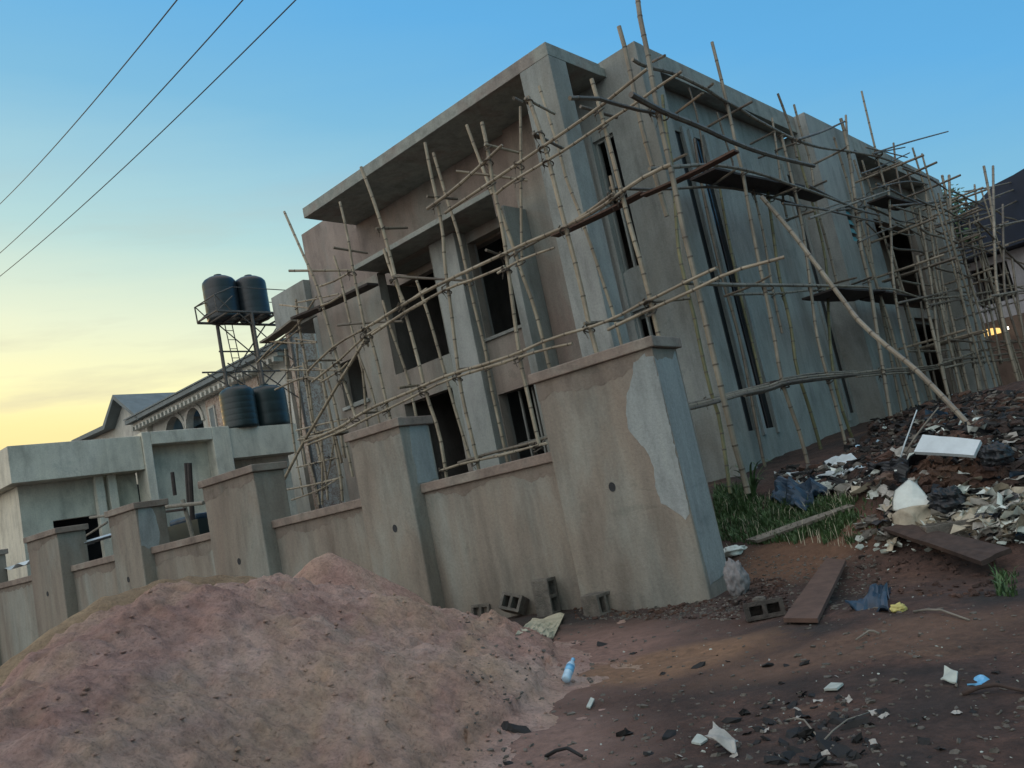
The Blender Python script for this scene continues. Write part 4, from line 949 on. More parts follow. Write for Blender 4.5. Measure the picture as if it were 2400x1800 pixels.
# ---------------------------------------------------------------- mottled house with arches behind
hs = thing('arched_house','pale house with a long decorated eave, arches and mottled walls behind the low roof','house',B.P(26,12,0))
def hL(x,y,R_=8.6): q = at_plane(x,y,B.P(0,R_,0),B.b); return B.inv(q)[0], q.z
L0,ze = hL(624,770); L1 = hL(330,880)[0]
ze = hL(500,815)[1]
g0,gz0 = hL(280,856); gl0 = hL(192,947); gr0 = hL(326,900)
aA = [(hL(357,918),hL(399,918),hL(377,900)),(hL(405,918),hL(440,918),hL(421,880))]
# front wall with arched openings
def arch_wall():
    u0 = L0+.3; u1 = gl0[0]-.8; z1 = ze-.31
    m = MB(); segs = []
    # panels between arches, arches cut as polygons
    arches = []
    for l_,r_,t_ in aA:
        c = (l_[0]+r_[0])/2; rad = abs(l_[0]-r_[0])/2; arches.append((c,rad,t_[1]-rad))
    arches.sort()
    x = u0
    for c,rad,zc in arches:
        m.box(B,x,c-rad,8.6,8.9,.2,z1)
        k = 12; 
        for i in range(k):
            t0 = math.pi*i/k; t1 = math.pi*(i+1)/k
            xa,xb = c-rad*math.cos(t0), c-rad*math.cos(t1); za,zb_ = zc+rad*math.sin(t0), zc+rad*math.sin(t1)
            vs = [B.P(xa,b,za) for b in (8.6,8.9)]+[B.P(xb,b,zb_) for b in (8.6,8.9)]+[B.P(xa,b,z1) for b in (8.6,8.9)]+[B.P(xb,b,z1) for b in (8.6,8.9)]
            m.add(vs,[(0,2,6,4),(1,3,7,5),(0,1,3,2),(4,5,7,6)])
        m.box(B,c-rad,c+rad,8.62,8.88,.2,zc-1.2)
        x = c+rad
    m.box(B,x,u1,8.6,8.9,.2,z1)
    return m, arches
mm_, arcs = arch_wall(); mm_.link('front_wall','house_white',hs)
for c,rad,zc in arcs:
    m = MB(); k = 14
    for i in range(k):
        t0 = math.pi*i/k; t1 = math.pi*(i+1)/k
        m.add([B.P(c-q*math.cos(t),b,zc+q*math.sin(t)) for t in (t0,t1) for q in (rad+.005,rad+.22) for b in (8.52,8.597)], [(0,2,6,4),(1,3,7,5),(0,1,5,4),(2,3,7,6)])
    m.link('arch_trim','house_white',hs)
one(B,'inner_wall','roof_grey',hs, L0+.5,gl0[0]-1, 11,11.2,.2,ze-.6,bevel=0)
xw0,_ = hL(484,900); xw1,_ = hL(440,900)
one(B,'front_panel','mottled',hs, xw0-3.5,xw1-.6, 8.45,8.597,.2,ze-.55,bevel=0)
fr0 = hL(466,890)
m = MB(); wc = fr0[0]; wz = fr0[1]-.5
m.box(B,wc-.3,wc-.2,8.38,8.447,wz-.8,wz+.8); m.box(B,wc+.2,wc+.3,8.38,8.447,wz-.8,wz+.8); m.box(B,wc-.197,wc+.197,8.38,8.447,wz+.7,wz+.8); m.box(B,wc-.197,wc+.197,8.38,8.447,wz-.8,wz-.7)
m.link('window_frame','house_white',hs); one(B,'window_pane','roof_grey',hs,wc-.19,wc+.19,8.40,8.43,wz-.69,wz+.69,bevel=0)
# eave with small brackets, roof above
one(B,'eave','roof_grey',hs, L0-.3,L1+1.5, 7.7,9.2, ze-.10,ze+.12)
one(B,'eave_moulding','house_white',hs, L0-.1,L1+1.2, 8.0,8.98, ze-.30,ze-.104)
m = MB(); u = L0
while u < L1+1: m.box(B,u,u+.16,7.85,8.3,ze-.52,ze-.304); u += .42
m.link('bracket','house_white',hs)
m = MB(); m.add([B.P(L0-.35,7.65,ze+.13),B.P(L1+1.5,7.65,ze+.13),B.P(L1+1.5,14,ze+1.9),B.P(L0-.35,14,ze+1.9),B.P(L0-.35,7.65,ze+.2),B.P(L1+1.5,7.65,ze+.2),B.P(L1+1.5,14,ze+1.97),B.P(L0-.35,14,ze+1.97)],[(0,1,2,3),(4,5,6,7),(0,1,5,4),(1,2,6,5),(2,3,7,6),(3,0,4,7)]); m.link('roof','roof_grey',hs)
# gable
def prism(fr, poly, b0, b1):
    m = MB(); k = len(poly); m.add([fr.P(a,b0,z) for a,z in poly]+[fr.P(a,b1,z) for a,z in poly],[tuple(range(k)),tuple(range(k,2*k))]+[(i,(i+1)%k,(i+1)%k+k,i+k) for i in range(k)]); return m
gp = hL(259,916); ge = hL(192,947)
prism(B,[(g0,gz0),(gr0[0],gr0[1]),(gr0[0],2),(ge[0]-1,2),(ge[0]-1,ge[1]-.2),(gp[0],gp[1])],8.3,14).link('gable_wall','house_white',hs)
prism(B,[(g0,gz0+.12),(gr0[0]-.4,gr0[1]-.02),(gr0[0]-.4,gr0[1]-.22),(g0,gz0-.12),(gp[0],gp[1]-.24),(ge[0]+.2,ge[1]-.22),(ge[0]+.25,ge[1]),(gp[0]+.1,gp[1])],7.7,14.1).link('gable_roof','roof_grey',hs)
# mottled side wall with teal windows
wm = wall(B,'b',L0-.55,L0-.3, 8.4,21, .2,ze+1.3,[(10.8,11.9,7.0,8.5),(10.8,11.9,3.5,5.2),(15.5,16.6,6.6,8.2),(15.5,16.6,3.2,5.0)]); wm.link('side_wall','mottled',hs)
for b0,z0_,z1_ in ((10.8,7.0,8.5),(10.8,3.5,5.2),(15.5,6.6,8.2),(15.5,3.2,5.0)):
    one(B,'window_pane','teal_glass',hs,L0-.42,L0-.38,b0,b0+1.1,z0_,z1_,bevel=0)
    m = MB()
    for k in range(6): m.box(B,L0-.62,L0-.59,b0+.08+k*.19,b0+.11+k*.19,z0_-.5,z0_+.5)
    m.box(B,L0-.625,L0-.585,b0,b0+1.1,z0_+.5,z0_+.55); m.link('window_grille','iron_dark',hs)
for b in (9.6,13.2,17.5): one(B,'wall_band','house_white',hs,L0-.66,L0-.553,b,b+.35,.2,ze+.9,bevel=0)
# ---------------------------------------------------------------- dark roofed house on the right
RH = 25.0
def rL(x,y,R_=RH): q = at_plane(x,y,B.P(0,R_,0),B.b); return B.inv(q)[0], q.z
rh = thing('dark_roofed_house','mauve house with a steep dark roof and a lit arched window at far right','house',B.P(-12,RH+3,1.5))
ul = rL(2040,620)[0]; zr_ = rL(2150,575)[1]; zband = rL(2150,692)[1]
w0 = rL(2098,600)[0]; w1 = rL(2185,600)[0]; wzt = rL(2140,572)[1]; wzb = rL(2150,655)[1]
wm = wall(B,'a',RH,RH+.3, -26,ul, zband,zr_+.4,[(w1,w0,wzb,wzt)]); wm.link('upper_wall','mauve_wall',rh)
al = rL(2092,728); ar = rL(2176,705); at_ = rL(2140,706)
one(B,'lower_wall','brown_wall',rh,-26,ul+.02,RH-.03,RH+.27,1.0,zband-.003,bevel=0)
one(B,'window_backing','dark_inside',rh,w1-.3,w0+.3,RH+1.2,RH+1.3,wzb-.4,wzt+.4,bevel=0)
m = MB(); k = 7
for i in range(k):
    a = w1+(w0-w1)*(i+.5)/k; m.box(B,a-.025,a+.025,RH+.05,RH+.1,wzb,wzt)
m.link('window_bars','iron_dark',rh)
m = MB(); u0,u1 = rL(2176,722)[0], rL(2092,722)[0]; c = (u0+u1)/2; rad = (u1-u0)/2; zb_ = rL(2140,722)[1]-.05; n = 16
poly = [(c-rad*math.cos(math.pi*i/n), zb_+rad*.42*math.sin(math.pi*i/n)) for i in range(n+1)]
prism(B,poly,RH-.09,RH-.033).link('lit_arch','lit_window',rh)
prism(B,[(a-4.2,z+.0) for a,z in poly],RH-.09,RH-.033).link('lit_arch','lit_window',rh)
m = MB(); bc = at_plane(2176,712,B.P(0,RH-.4,0),B.b); m.tube([bc,bc+Vector((0,0,.1))],.06,n=8); m.link('bulb','bulb',rh)
rr0 = rL(2060,478,RH-.8); rr1 = rL(2110,440,RH-.8); rr2 = rL(2145,400,RH-.8); rr3 = rL(2215,362,RH-.8); zl_ = rL(2070,575)[1]
prism(B,[(ul+.6,zl_),(rr0[0]+.1,rr0[1]),(rr1[0],rr1[1]),(rr2[0],rr2[1]),(rr2[0]-.7,rr2[1]+.1),(rr3[0],rr3[1]),(rr3[0]-6,rr3[1]+3),(-26,zl_)],RH-.8,RH-.5).link('roof_front','roof_blue',rh)
prism(B,[(ul+.6,zl_),(rr1[0],rr1[1]),(rr3[0],rr3[1]),(rr3[0]-6,rr3[1]+3),(-26,zl_)],RH-.497,RH+9).link('roof','roof_blue',rh)
# ---------------------------------------------------------------- trees beyond
def leaf_tree(base, h, cr_, label, seed, nl=5000):
    rnd = random.Random(seed); t = thing('leafy_tree', label, 'tree', base)
    m = MB(); m.tube([base, base+Vector((.1,0,h*.45)), base+Vector((0,.1,h*.8))], .16, n=8, taper=.4)
    cl = []
    for i in range(16):
        an = rnd.uniform(0,6.28); el = rnd.uniform(-.3,1.2); r = cr_*rnd.uniform(.35,.95)
        c = base+Vector((math.cos(an)*math.cos(el)*r, math.sin(an)*math.cos(el)*r, h*.72+math.sin(el)*r*.9)); cl.append((c, cr_*rnd.uniform(.22,.42)))
        m.tube([base+Vector((0,0,h*.45)), (base+Vector((0,0,h*.6))).lerp(c,.5), c], .045, n=5, taper=.3)
    m.link('trunk','bark',t)
    vs = []; fs = []
    for i in range(nl):
        c, r = rnd.choice(cl); d = Vector((rnd.gauss(0,1),rnd.gauss(0,1),rnd.gauss(0,1))).normalized()*r*rnd.uniform(.3,1.1)**.6
        p = c+d; a = Vector((rnd.gauss(0,1),rnd.gauss(0,1),rnd.gauss(0,.6))).normalized(); b = a.orthogonal().normalized(); s = rnd.uniform(.06,.13)
        n = len(vs); vs += [p-a*s, p+b*s*.45, p+a*s, p-b*s*.45]; fs.append((n,n+1,n+2,n+3))
    link('crown', vs, fs, 'tree_leaf', t)
def tb(x,y,hd): q = at_dist(x,y,hd); q.z = 1.6; return q
leaf_tree(tb(2056,560,38), 9.6, 1.7, 'leafy tree rising behind the far end of the scaffolded building', 3, 3600)
leaf_tree(tb(2104,600,38), 8.9, 1.5, 'darker leafy tree between the scaffold and the dark roof', 5, 3000)
# ---------------------------------------------------------------- overhead wires
for (x0,y0,x1,y1,lab) in ((-60,495,430,-60,'left overhead wire of three crossing the upper left sky'),(-60,597,560,-40,'middle overhead wire of three crossing the upper left sky'),(-60,643,700,-62,'right overhead wire of three crossing the upper left sky')):
    a = at_dist(x0,y0,30); b = at_dist(x1,y1,11); m = MB(); pts = []
    for i in range(25):
        t = i/24; p = a.lerp(b,t); p.z -= 4*t*(1-t)*.22; pts.append(p)
    pts[0] = a; 
    m.tube([a+(a-b)*.6]+pts+[b+(b-a)*.6], .010, n=6); tag(m.link('overhead_wire','wire'), lab, 'wire')
# ---------------------------------------------------------------- concrete blocks at the wall foot
def hollow_block(c, ax, ay, az, m='block'):
    """hollow block: half axes ax (long), ay (thick), az (high, cores run along az)"""
    mb = MB(); o = .34
    la, ly = ax.length, ay.length; tx = .04/la; ty = .04/ly
    xs = [-1,-1+tx,-tx/2,tx/2,1-tx,1]; ys = [-1,-1+ty,1-ty,1]
    idx = {}; vs = []; fs = []
    def V(i,j,k):
        if (i,j,k) not in idx: idx[i,j,k] = len(vs); vs.append(c+ax*xs[i]+ay*ys[j]+az*(-1,1)[k])
        return idx[i,j,k]
    def solid(i,j): return 0<=i<5 and 0<=j<3 and not (j==1 and i in (1,3))
    for i in range(5):
        for j in range(3):
            if not solid(i,j): continue
            for k in (0,1): fs.append((V(i,j,k),V(i+1,j,k),V(i+1,j+1,k),V(i,j+1,k)))
            for di,dj,e in ((-1,0,((i,j),(i,j+1))),(1,0,((i+1,j),(i+1,j+1))),(0,-1,((i,j),(i+1,j))),(0,1,((i,j+1),(i+1,j+1)))):
                if not solid(i+di,j+dj): (p,q),(r_,s_) = e; fs.append((V(p,q,0),V(r_,s_,0),V(r_,s_,1),V(p,q,1)))
    # core floor (blocks are closed at one end)
    for i0,i1 in ((1,2),(3,4)):
        z = -.75; n = len(vs); vs.extend([c+ax*xs[i0]+ay*ys[1]+az*z, c+ax*xs[i1]+ay*ys[1]+az*z, c+ax*xs[i1]+ay*ys[2]+az*z, c+ax*xs[i0]+ay*ys[2]+az*z]); fs.append((n,n+1,n+2,n+3))
    mb.add(vs, fs); return mb
def place_block(x, y, long_dir, up_dir, label, hl=.225, ht=.11, hh=.1125, m='block'):
    p = on_ground(x,y,heaps=False); L_ = long_dir.normalized(); az = (up_dir - L_*up_dir.dot(L_)).normalized(); ay = L_.cross(az).normalized()
    ext = abs(L_.z)*hl + abs(az.z)*hh + abs(ay.z)*ht
    c = p+Vector((0,0,ext-.015))+ W.b*.08
    return tag(hollow_block(c, L_*hl, ay*ht, az*hh, m).link('concrete_block',m,bevel=.006), label, 'concrete block')
R_ = lambda deg: Vector((math.cos(RAD(deg)), math.sin(RAD(deg)),0))
place_block(1043,1343, R_(150)+Vector((0,0,.06)), R_(-62), 'dark broken hollow block half sunk in sand at the edge of the big heap', hl=.15)
place_block(1108,1336, R_(150)+Vector((0,0,.3)), R_(-62), 'tilted hollow block with its core open, left of the upright block', hl=.15)
place_block(1180,1330, Vector((.02,.03,1)), R_(-28), 'hollow block standing on end at the wall foot', ht=.125)
place_block(1290,1330, R_(40)+Vector((0,0,.03)), R_(-62), 'hollow block lying on its side against the big pillar', hl=.14, hh=.14, ht=.13)
place_block(1648,1340, R_(172), R_(-82)+Vector((0,0,.15)), 'low dark hollow block between the big pillar and the leaning red board', hh=.09, hl=.17, ht=.08, m='block_dark')
place_block(2060,1172, R_(172), Vector((0,0,1)), 'brown hollow block in the grass behind the white foam piece', hl=.28)
# ---------------------------------------------------------------- scrap and litter
def gp_(x,y,l=0.0): q = on_ground(x,y); return Vector((q.x,q.y,surf(q.x,q.y)+l))
def slab_quad(name, pts, thick, m, label, cat, bevel=.004, warp=0.0, seed=1, sub=6):
    """board/sheet given by 4 picture corners that each lie a given height above the ground"""
    P = [gp_(x,y,h) for x,y,h in pts]; rnd = random.Random(seed); n = sub
    nrm = (P[1]-P[0]).cross(P[3]-P[0]).normalized()
    if nrm.z < 0: nrm = -nrm
    top = {}; vs = []; fs = []
    for k in (0,1):
        for j in range(n+1):
            for i in range(n+1):
                u,v = i/n,j/n; q = P[0].lerp(P[1],u).lerp(P[3].lerp(P[2],u),v)
                q = q + nrm*(warp*fbm(q.x*4,q.y*4,seed,3)) + nrm*(thick*k)
                top[i,j,k] = len(vs); vs.append(q)
    for k in (0,1):
        for j in range(n):
            for i in range(n): fs.append((top[i,j,k],top[i+1,j,k],top[i+1,j+1,k],top[i,j+1,k]))
    for i in range(n):
        fs += [(top[i,0,0],top[i+1,0,0],top[i+1,0,1],top[i,0,1]),(top[i,n,0],top[i+1,n,0],top[i+1,n,1],top[i,n,1]),(top[0,i,0],top[0,i+1,0],top[0,i+1,1],top[0,i,1]),(top[n,i,0],top[n,i+1,0],top[n,i+1,1],top[n,i,1])]
    return tag(link(name, vs, fs, m), label, cat)
slab_quad('wood_board', [(1695,1350,.02),(1770,1352,.02),(1832,1228,.06),(1790,1224,.06)], .035, 'plank_red', 'reddish board lying on the dirt right of the big pillar', 'board')
slab_quad('wood_board', [(1915,1168,.10),(1965,1158,.10),(2195,1222,.12),(2130,1250,.12)], .05, 'plank_wet', 'long dark wet board below the white foam scrap', 'board', warp=.02)
slab_quad('wood_board', [(1615,1175,.03),(1640,1180,.03),(1850,1103,.03),(1836,1100,.03)], .04, 'plank_grey', 'long grey plank edging the grass behind the pillar', 'board', warp=.01)
slab_quad('flattened_sack', [(1115,1375,.01),(1195,1382,.01),(1218,1335,.02),(1150,1345,.02)], .015, 'cream_sack', 'crumpled cream paper sack on the ground below the upright block', 'sack', warp=.05, sub=12)
slab_quad('tile_scrap', [(1782,1496,.01),(1810,1497,.01),(1824,1485,.01),(1798,1484,.01)], .012, 'pale_scrap', 'pale green broken tile lying on open dirt', 'scrap')
slab_quad('foam_board', [(2000,1062,.42),(2130,1072,.42),(2148,1048,.46),(2020,1030,.46)], .05, 'white_sheet', 'flat bright white board on top of the scrap heap', 'board', warp=.01)
slab_quad('white_sheet', [(1705,1040,.05),(1790,1055,.04),(1915,1015,.06),(1830,1002,.10)], .02, 'white_sheet', 'torn white sheet lying at the feet of the scaffold poles', 'sheet', warp=.12, sub=14)
slab_quad('white_sheet', [(1690,1060,.03),(1760,1072,.03),(1840,1052,.04),(1760,1045,.04)], .015, 'pale_scrap', 'lower crumpled grey white sheet beside the grass', 'sheet', warp=.12, sub=14, seed=5)
slab_quad('white_sheet', [(1850,1045,.03),(1880,1052,.03),(1905,1040,.03),(1880,1036,.03)], .015, 'white_sheet', 'small white sheet scrap right of the torn sheet', 'sheet', warp=.05, seed=6)
slab_quad('tarp', [(1655,1085,.06),(1745,1115,.05),(1790,1070,.12),(1700,1062,.12)], .02, 'blue_plastic', 'crumpled dark blue plastic in the grass near the scaffold feet', 'plastic sheet', warp=.3, sub=16, seed=8)
slab_quad('tarp', [(1830,1322,.03),(1920,1325,.03),(1928,1285,.05),(1870,1300,.04)], .02, 'blue_plastic', 'blue plastic rag beside the reddish board', 'plastic sheet', warp=.12, sub=12, seed=9)
slab_quad('tarp', [(1810,1065,.05),(1960,1060,.08),(2010,1010,.12),(1880,1025,.08)], .02, 'black_plastic', 'wide black plastic spread beyond the white sheet', 'plastic sheet', warp=.25, sub=18, seed=10)
slab_quad('plastic_wrap', [(2090,1482,.01),(2140,1485,.01),(2155,1470,.03),(2105,1466,.02)], .008, 'bottle_blue', 'crumpled pale blue plastic wrap on the dirt at far right', 'plastic scrap', warp=.08, sub=10, seed=12)
slab_quad('plastic_wrap', [(2035,1478,.01),(2068,1484,.01),(2075,1470,.02),(2048,1464,.02)], .008, 'pale_scrap', 'whitish rag next to the pale blue plastic wrap', 'plastic scrap', warp=.08, sub=8, seed=13)
slab_quad('paper_scrap', [(1545,1628,.01),(1590,1636,.01),(1600,1618,.03),(1560,1604,.05)], .01, 'sackcloth', 'crumpled grey brown paper near the bottom edge', 'paper scrap', warp=.12, sub=8, seed=14)
slab_quad('paper_scrap', [(1495,1610,.01),(1515,1616,.01),(1530,1604,.01),(1508,1598,.01)], .01, 'pale_scrap', 'small pale paper left of the crumpled paper', 'paper scrap', warp=.03, seed=15)
slab_quad('stone_flake', [(1268,1535,.01),(1276,1536,.01),(1286,1520,.02),(1278,1517,.02)], .01, 'pale_scrap', 'thin pale flake standing in the sand below the bottle', 'scrap')
def blob(name, x, y, sx, sy, sz, m, label, cat, seed=0, lift=0.0, amp=.25, fq=4.0, rot=0.0, n=18, tilt=0.0):
    c = gp_(x,y,sz*.8+lift); vs = []; fs = []; 
    for j in range(n+1):
        th = math.pi*j/n
        for i in range(2*n):
            ph = math.pi*i/n; d = Vector((math.sin(th)*math.cos(ph), math.sin(th)*math.sin(ph), math.cos(th)))
            k = 1+amp*fbm(d.x*fq*.5+seed,d.y*fq*.5,d.z*fq*.5+seed,4)
            q = Vector((d.x*sx*k,d.y*sy*k,d.z*sz*k)); q = Matrix.Rotation(tilt,3,'Y') @ q; q = Matrix.Rotation(rot,3,'Z') @ q; vs.append(c+q)
    for j in range(n):
        for i in range(2*n): a = j*2*n+i; b = j*2*n+(i+1)%(2*n); fs.append((a,b,b+2*n,a+2*n))
    return tag(link(name, vs, fs, m, smooth=m!='black_plastic'), label, cat)
blob('cement_bag', 1598,1284,.12,.10,.20,'old_sack','stuffed grey woven sack standing behind the big pillar','sack',seed=3,amp=.28,fq=7,n=30)
blob('cement_bag', 1582,1198,.17,.12,.06,'foam','crumpled white bag top lying above the stuffed sack','sack',seed=5,amp=.5)
blob('rubbish_bag', 2055,1118,.19,.16,.15,'black_plastic','shiny black rubbish bag under the white board','rubbish bag',seed=6,lift=.05,amp=.34,fq=4.5,n=24)
blob('rubbish_bag', 2172,1052,.17,.14,.12,'black_plastic','black rubbish bag at the right end of the white board','rubbish bag',seed=9,lift=.25,amp=.34,fq=4.5,n=24)
blob('fruit_peel', 1942,1322,.06,.04,.035,'yellow_plastic','small yellow crumpled cup beside the blue rag','plastic scrap',seed=17,amp=.5)
blob('stone', 1640,1300,.07,.05,.03,'block','flat grey stone on the dirt right of the stuffed sack','stone',seed=18)
blob('stone', 1920,1046,.16,.1,.07,'brown_wall','brown lump of clay block in the grass','stone',seed=21,amp=.4)
# curved foam shell
def sheet_poly(pts, name, m, parent, thick=.05, bump=.03, seed=0, back=Vector((0,1,0))):
    """slab with an outline given in the picture, each corner at its own distance; surface crumpled"""
    P = [at_dist(x,y,d) for x,y,d in pts]; c = sum(P,Vector())/len(P); k = len(P); R_n = 7; vs = []; fs = []
    dense = []
    for a,b in zip(P, P[1:]+P[:1]):
        for t in range(4): dense.append(a.lerp(b,t/4))
    n = len(dense)
    for side in (0,1):
        for r in range(R_n+1):
            u = r/R_n
            for q in dense:
                p = c.lerp(q,u); w_ = fbm(p.x*5+seed,p.y*5,p.z*5,4)*bump*(1 if u<1 else .4)
                vs.append(p + back*(thick*side + w_ - .06*(1-u*u)))
    o = (R_n+1)*n
    for side in (0,1):
        for r in range(R_n):
            for i in range(n):
                a = side*o+r*n; fs.append((a+i,a+(i+1)%n,a+n+(i+1)%n,a+n+i))
    for i in range(n): fs.append((R_n*n+i,R_n*n+(i+1)%n,o+R_n*n+(i+1)%n,o+R_n*n+i))
    return link(name, vs, fs, m, parent, smooth=True)
def foam_shell():
    g0 = gp_(1965,1162); d = math.hypot(g0.x,g0.y)
    t = thing('foam_scrap','large broken white foam shell leaning on the scrap heap','scrap', g0)
    sheet_poly([(x,y,d+.05+e) for x,y,e in ((1964,1036,.35),(1981,1045,.33),(2000,1068,.2),(2016,1086,.05),(2004,1093,.0),(1975,1096,0),(1946,1103,0),(1931,1103,.05),(1931,1080,.15),(1937,1059,.25))],'top_face','foam',t,bump=.03)
    sheet_poly([(x,y,d+e) for x,y,e in ((1946,1100,.02),(1975,1093,.0),(2004,1090,.0),(2018,1088,.05),(2018,1113,.05),(2008,1163,0),(1966,1159,-.02),(1941,1151,0),(1933,1134,.04),(1929,1113,.06))],'inner_face','foam_tan',t,bump=.09,seed=3)
foam_shell()
def stick(x0,y0,h0,x1,y1,h1,r,m,label,cat='stick',name='stick',bend=.03):
    a = gp_(x0,y0,h0); b = gp_(x1,y1,h1); mid = a.lerp(b,.5)+Vector((bend,bend,bend)); q = MB(); q.tube([a,a.lerp(mid,.5)+Vector((0,0,bend*.3)),mid,mid.lerp(b,.5),b], r, n=6, taper=.7)
    return tag(q.link(name,m,smooth=True), label, cat)
stick(1975,1040,.35,2055,978,.55,.012,'plank_grey','thin bare stick poking up from the scrap heap')
stick(1960,1043,.30,2010,992,.6,.010,'white_sheet','thin white plastic strip poking up left of the bare stick','plastic strip','plastic_strip')
stick(1975,1325,.01,2095,1343,.01,.010,'plank_grey','forked dry twig lying below the yellow cup')
stick(2080,1505,.01,2225,1500,.01,.014,'plank_wet','dark stick lying at the right edge of the picture')
stick(1180,1640,.01,1260,1648,.03,.012,'charcoal','thin black stick near the bottom centre')
stick(1900,1372,.01,1850,1388,.015,.010,'plank_grey','short pale twig below the reddish board')
stick(1700,1560,.01,1770,1600,.01,.006,'plank_grey','thin pale wire bent on the dirt among the black scraps','wire','bent_wire')
stick(1770,1618,.01,1880,1545,.01,.005,'plank_grey','thin pale wire running right from the black scraps','wire','bent_wire')
stick(2055,1105,.1,2090,1115,.1,.012,'foam','white bent pipe piece on the scrap heap','pipe','plastic_pipe')
# water bottle
def bottle():
    a = gp_(1224,1480,.035); b = gp_(1241,1448,.035); d = Vector((.34,.72,.40)).normalized(); L_ = .22
    t = thing('plastic_bottle','blue plastic water bottle lying on the reddish sand','bottle', a)
    def lathe(prof, m, nm):
        x = d.orthogonal().normalized(); y = d.cross(x); n = 16; vs = []; fs = []
        for u,r in prof:
            for k in range(n): an = 2*math.pi*k/n; vs.append(a+d*u+(x*math.cos(an)+y*math.sin(an))*r)
        for q in range(len(prof)-1):
            for k in range(n): fs.append((q*n+k,q*n+(k+1)%n,(q+1)*n+(k+1)%n,(q+1)*n+k))
        fs += [tuple(range(n)), tuple((len(prof)-1)*n+k for k in range(n))]
        link(nm, vs, fs, m, t, smooth=True)
    lathe([(0,.026),(.01,.034),(.05,.035),(.06,.032),(.075,.035),(.16,.035),(.185,.026),(.20,.014),(.215,.013)],'bottle_label','bottle_body')
    lathe([(.215,.016),(.235,.016)],'bottle_blue','bottle_cap'); lathe([(.085,.0362),(.145,.0362)],'bottle_blue','bottle_wrapper')
bottle()
# charred scraps, individually
def chip_mesh(seed, s, fl=.35):
    r = random.Random(seed); k = 6; vs = []; 
    for z in (0,1):
        for i in range(k):
            an = 2*math.pi*i/k + r.uniform(-.25,.25); q = s*r.uniform(.55,1.1); vs.append((q*math.cos(an)*1.3, q*math.sin(an)*.8, z*s*fl*r.uniform(.6,1.6)+r.uniform(-.1,.1)*s))
    me = bpy.data.meshes.new('chip'); me.from_pydata(vs, [], [tuple(range(k)),tuple(range(k,2*k))]+[(i,(i+1)%k,(i+1)%k+k,i+k) for i in range(k)]); return me
chips = [chip_mesh(i,.045) for i in range(7)]
for me in chips: me.materials.append(MATS['charcoal'])
spots = [(1350,1590),(1445,1593),(1403,1632),(1580,1560),(1642,1578),(1700,1560),(1712,1525),(1668,1520),(1740,1590),(1763,1640),(1790,1620),(1655,1600),(1690,1610),(1720,1625),(1750,1560),(1776,1575),(1815,1560),(1830,1552),(1802,1548),(1760,1530),(1730,1605),(1700,1640),(1680,1648),(1745,1650),(1810,1600),(1820,1632),(1840,1640),(1782,1600),(1710,1590),(1610,1545),(1635,1605),(1665,1565),(1770,1655),(1795,1652),(1850,1570),(1100,1650),(1090,1575),(1120,1580),(1300,1395),(1240,1390),(1700,1440),(1738,1437),(1660,1440),(1690,1478),(1510,1440),(1755,1505),(1850,1600),(1725,1548)]
rnd = random.Random(11)
for i,(x,y) in enumerate(spots):
    p = on_ground(x,y,.0); z = surf(p.x,p.y)
    o = bpy.data.objects.new('charred_scrap', rnd.choice(chips)); C.objects.link(o); o.location = (p.x,p.y,max(z,p.z)-.005)
    s = rnd.uniform(.5,1.35); o.scale = (s,s,s); o.rotation_euler = (rnd.uniform(-.6,.6),rnd.uniform(-.6,.6),rnd.uniform(0,6.28))
    tag(o,'small black charred scrap lying loose on the foreground dirt','scrap','black charred scraps on the foreground dirt')
# dense rubble and pebbles: nobody could count them
def rubble(name, regions, n, smin, smax, m, seed, fl=.5, lift=0.0):
    r = random.Random(seed); vs = []; fs = []; k = 0
    while k < n:
        (x0,y0,x1,y1) = r.choice(regions); x = r.uniform(x0,x1); y = r.uniform(y0,y1)
        p = on_ground(x,y); z = surf(p.x,p.y)
        if p.z-z > .5: k += 1; continue
        s = r.uniform(smin,smax)*r.uniform(.5,1); e = Matrix.Rotation(r.uniform(0,6.28),3,'Z') @ Matrix.Rotation(r.uniform(-1.4,1.4),3,'X')
        c = Vector((p.x,p.y,z+s*.15+lift*r.random())); q = 5; nn = len(vs)
        for zz in (-1,1):
            for i in range(q):
                an = 6.283*i/q+r.uniform(-.3,.3); w_ = s*r.uniform(.5,1.1); vs.append(c + e @ Vector((w_*math.cos(an)*1.4,w_*math.sin(an)*.8,zz*s*fl*r.uniform(.3,.7))))
        fs += [tuple(nn+i for i in range(q)), tuple(nn+q+i for i in range(q))] + [(nn+i,nn+(i+1)%q,nn+q+(i+1)%q,nn+q+i) for i in range(q)]
        k += 1
    o = link(name, vs, fs, m); o['kind'] = 'stuff'; return o
grb = [(1870,1000,2212,1060)]
far = [(1880,905,2212,990),(1960,870,2212,930),(1830,960,2150,1010),(1700,1015,1900,1060),(2060,855,2212,900)]
tag(rubble('rubble', far, 2600, .03, .12, 'charcoal', 21, .4, .06), 'dark rubble and burnt scrap heaped at the foot of the scaffold', 'rubble')
tag(rubble('rubble', far+[(1860,1120,2212,1180)], 900, .03, .10, 'block', 22, .5, .08), 'grey broken block pieces strewn over the rubble slope', 'rubble')
tag(rubble('rubble', [(1880,905,2212,1000),(1680,1030,1880,1070),(1860,1130,2212,1200),(2030,1080,2212,1150)], 230, .02, .09, 'pale_scrap', 23, .25, .08), 'pale plaster and paper flakes strewn over the rubble slope', 'rubble')
tag(rubble('rubble', far, 60, .03, .09, 'bottle_label', 24, .2, .08), 'small bluish plastic flakes among the rubble', 'rubble')
tag(rubble('pebbles', [(1000,1310,2212,1659),(1250,1290,1600,1340),(1600,1200,1900,1320)], 2600, .005, .026, 'block', 25, .6), 'fine grit and pebbles scattered over the foreground dirt', 'pebbles')
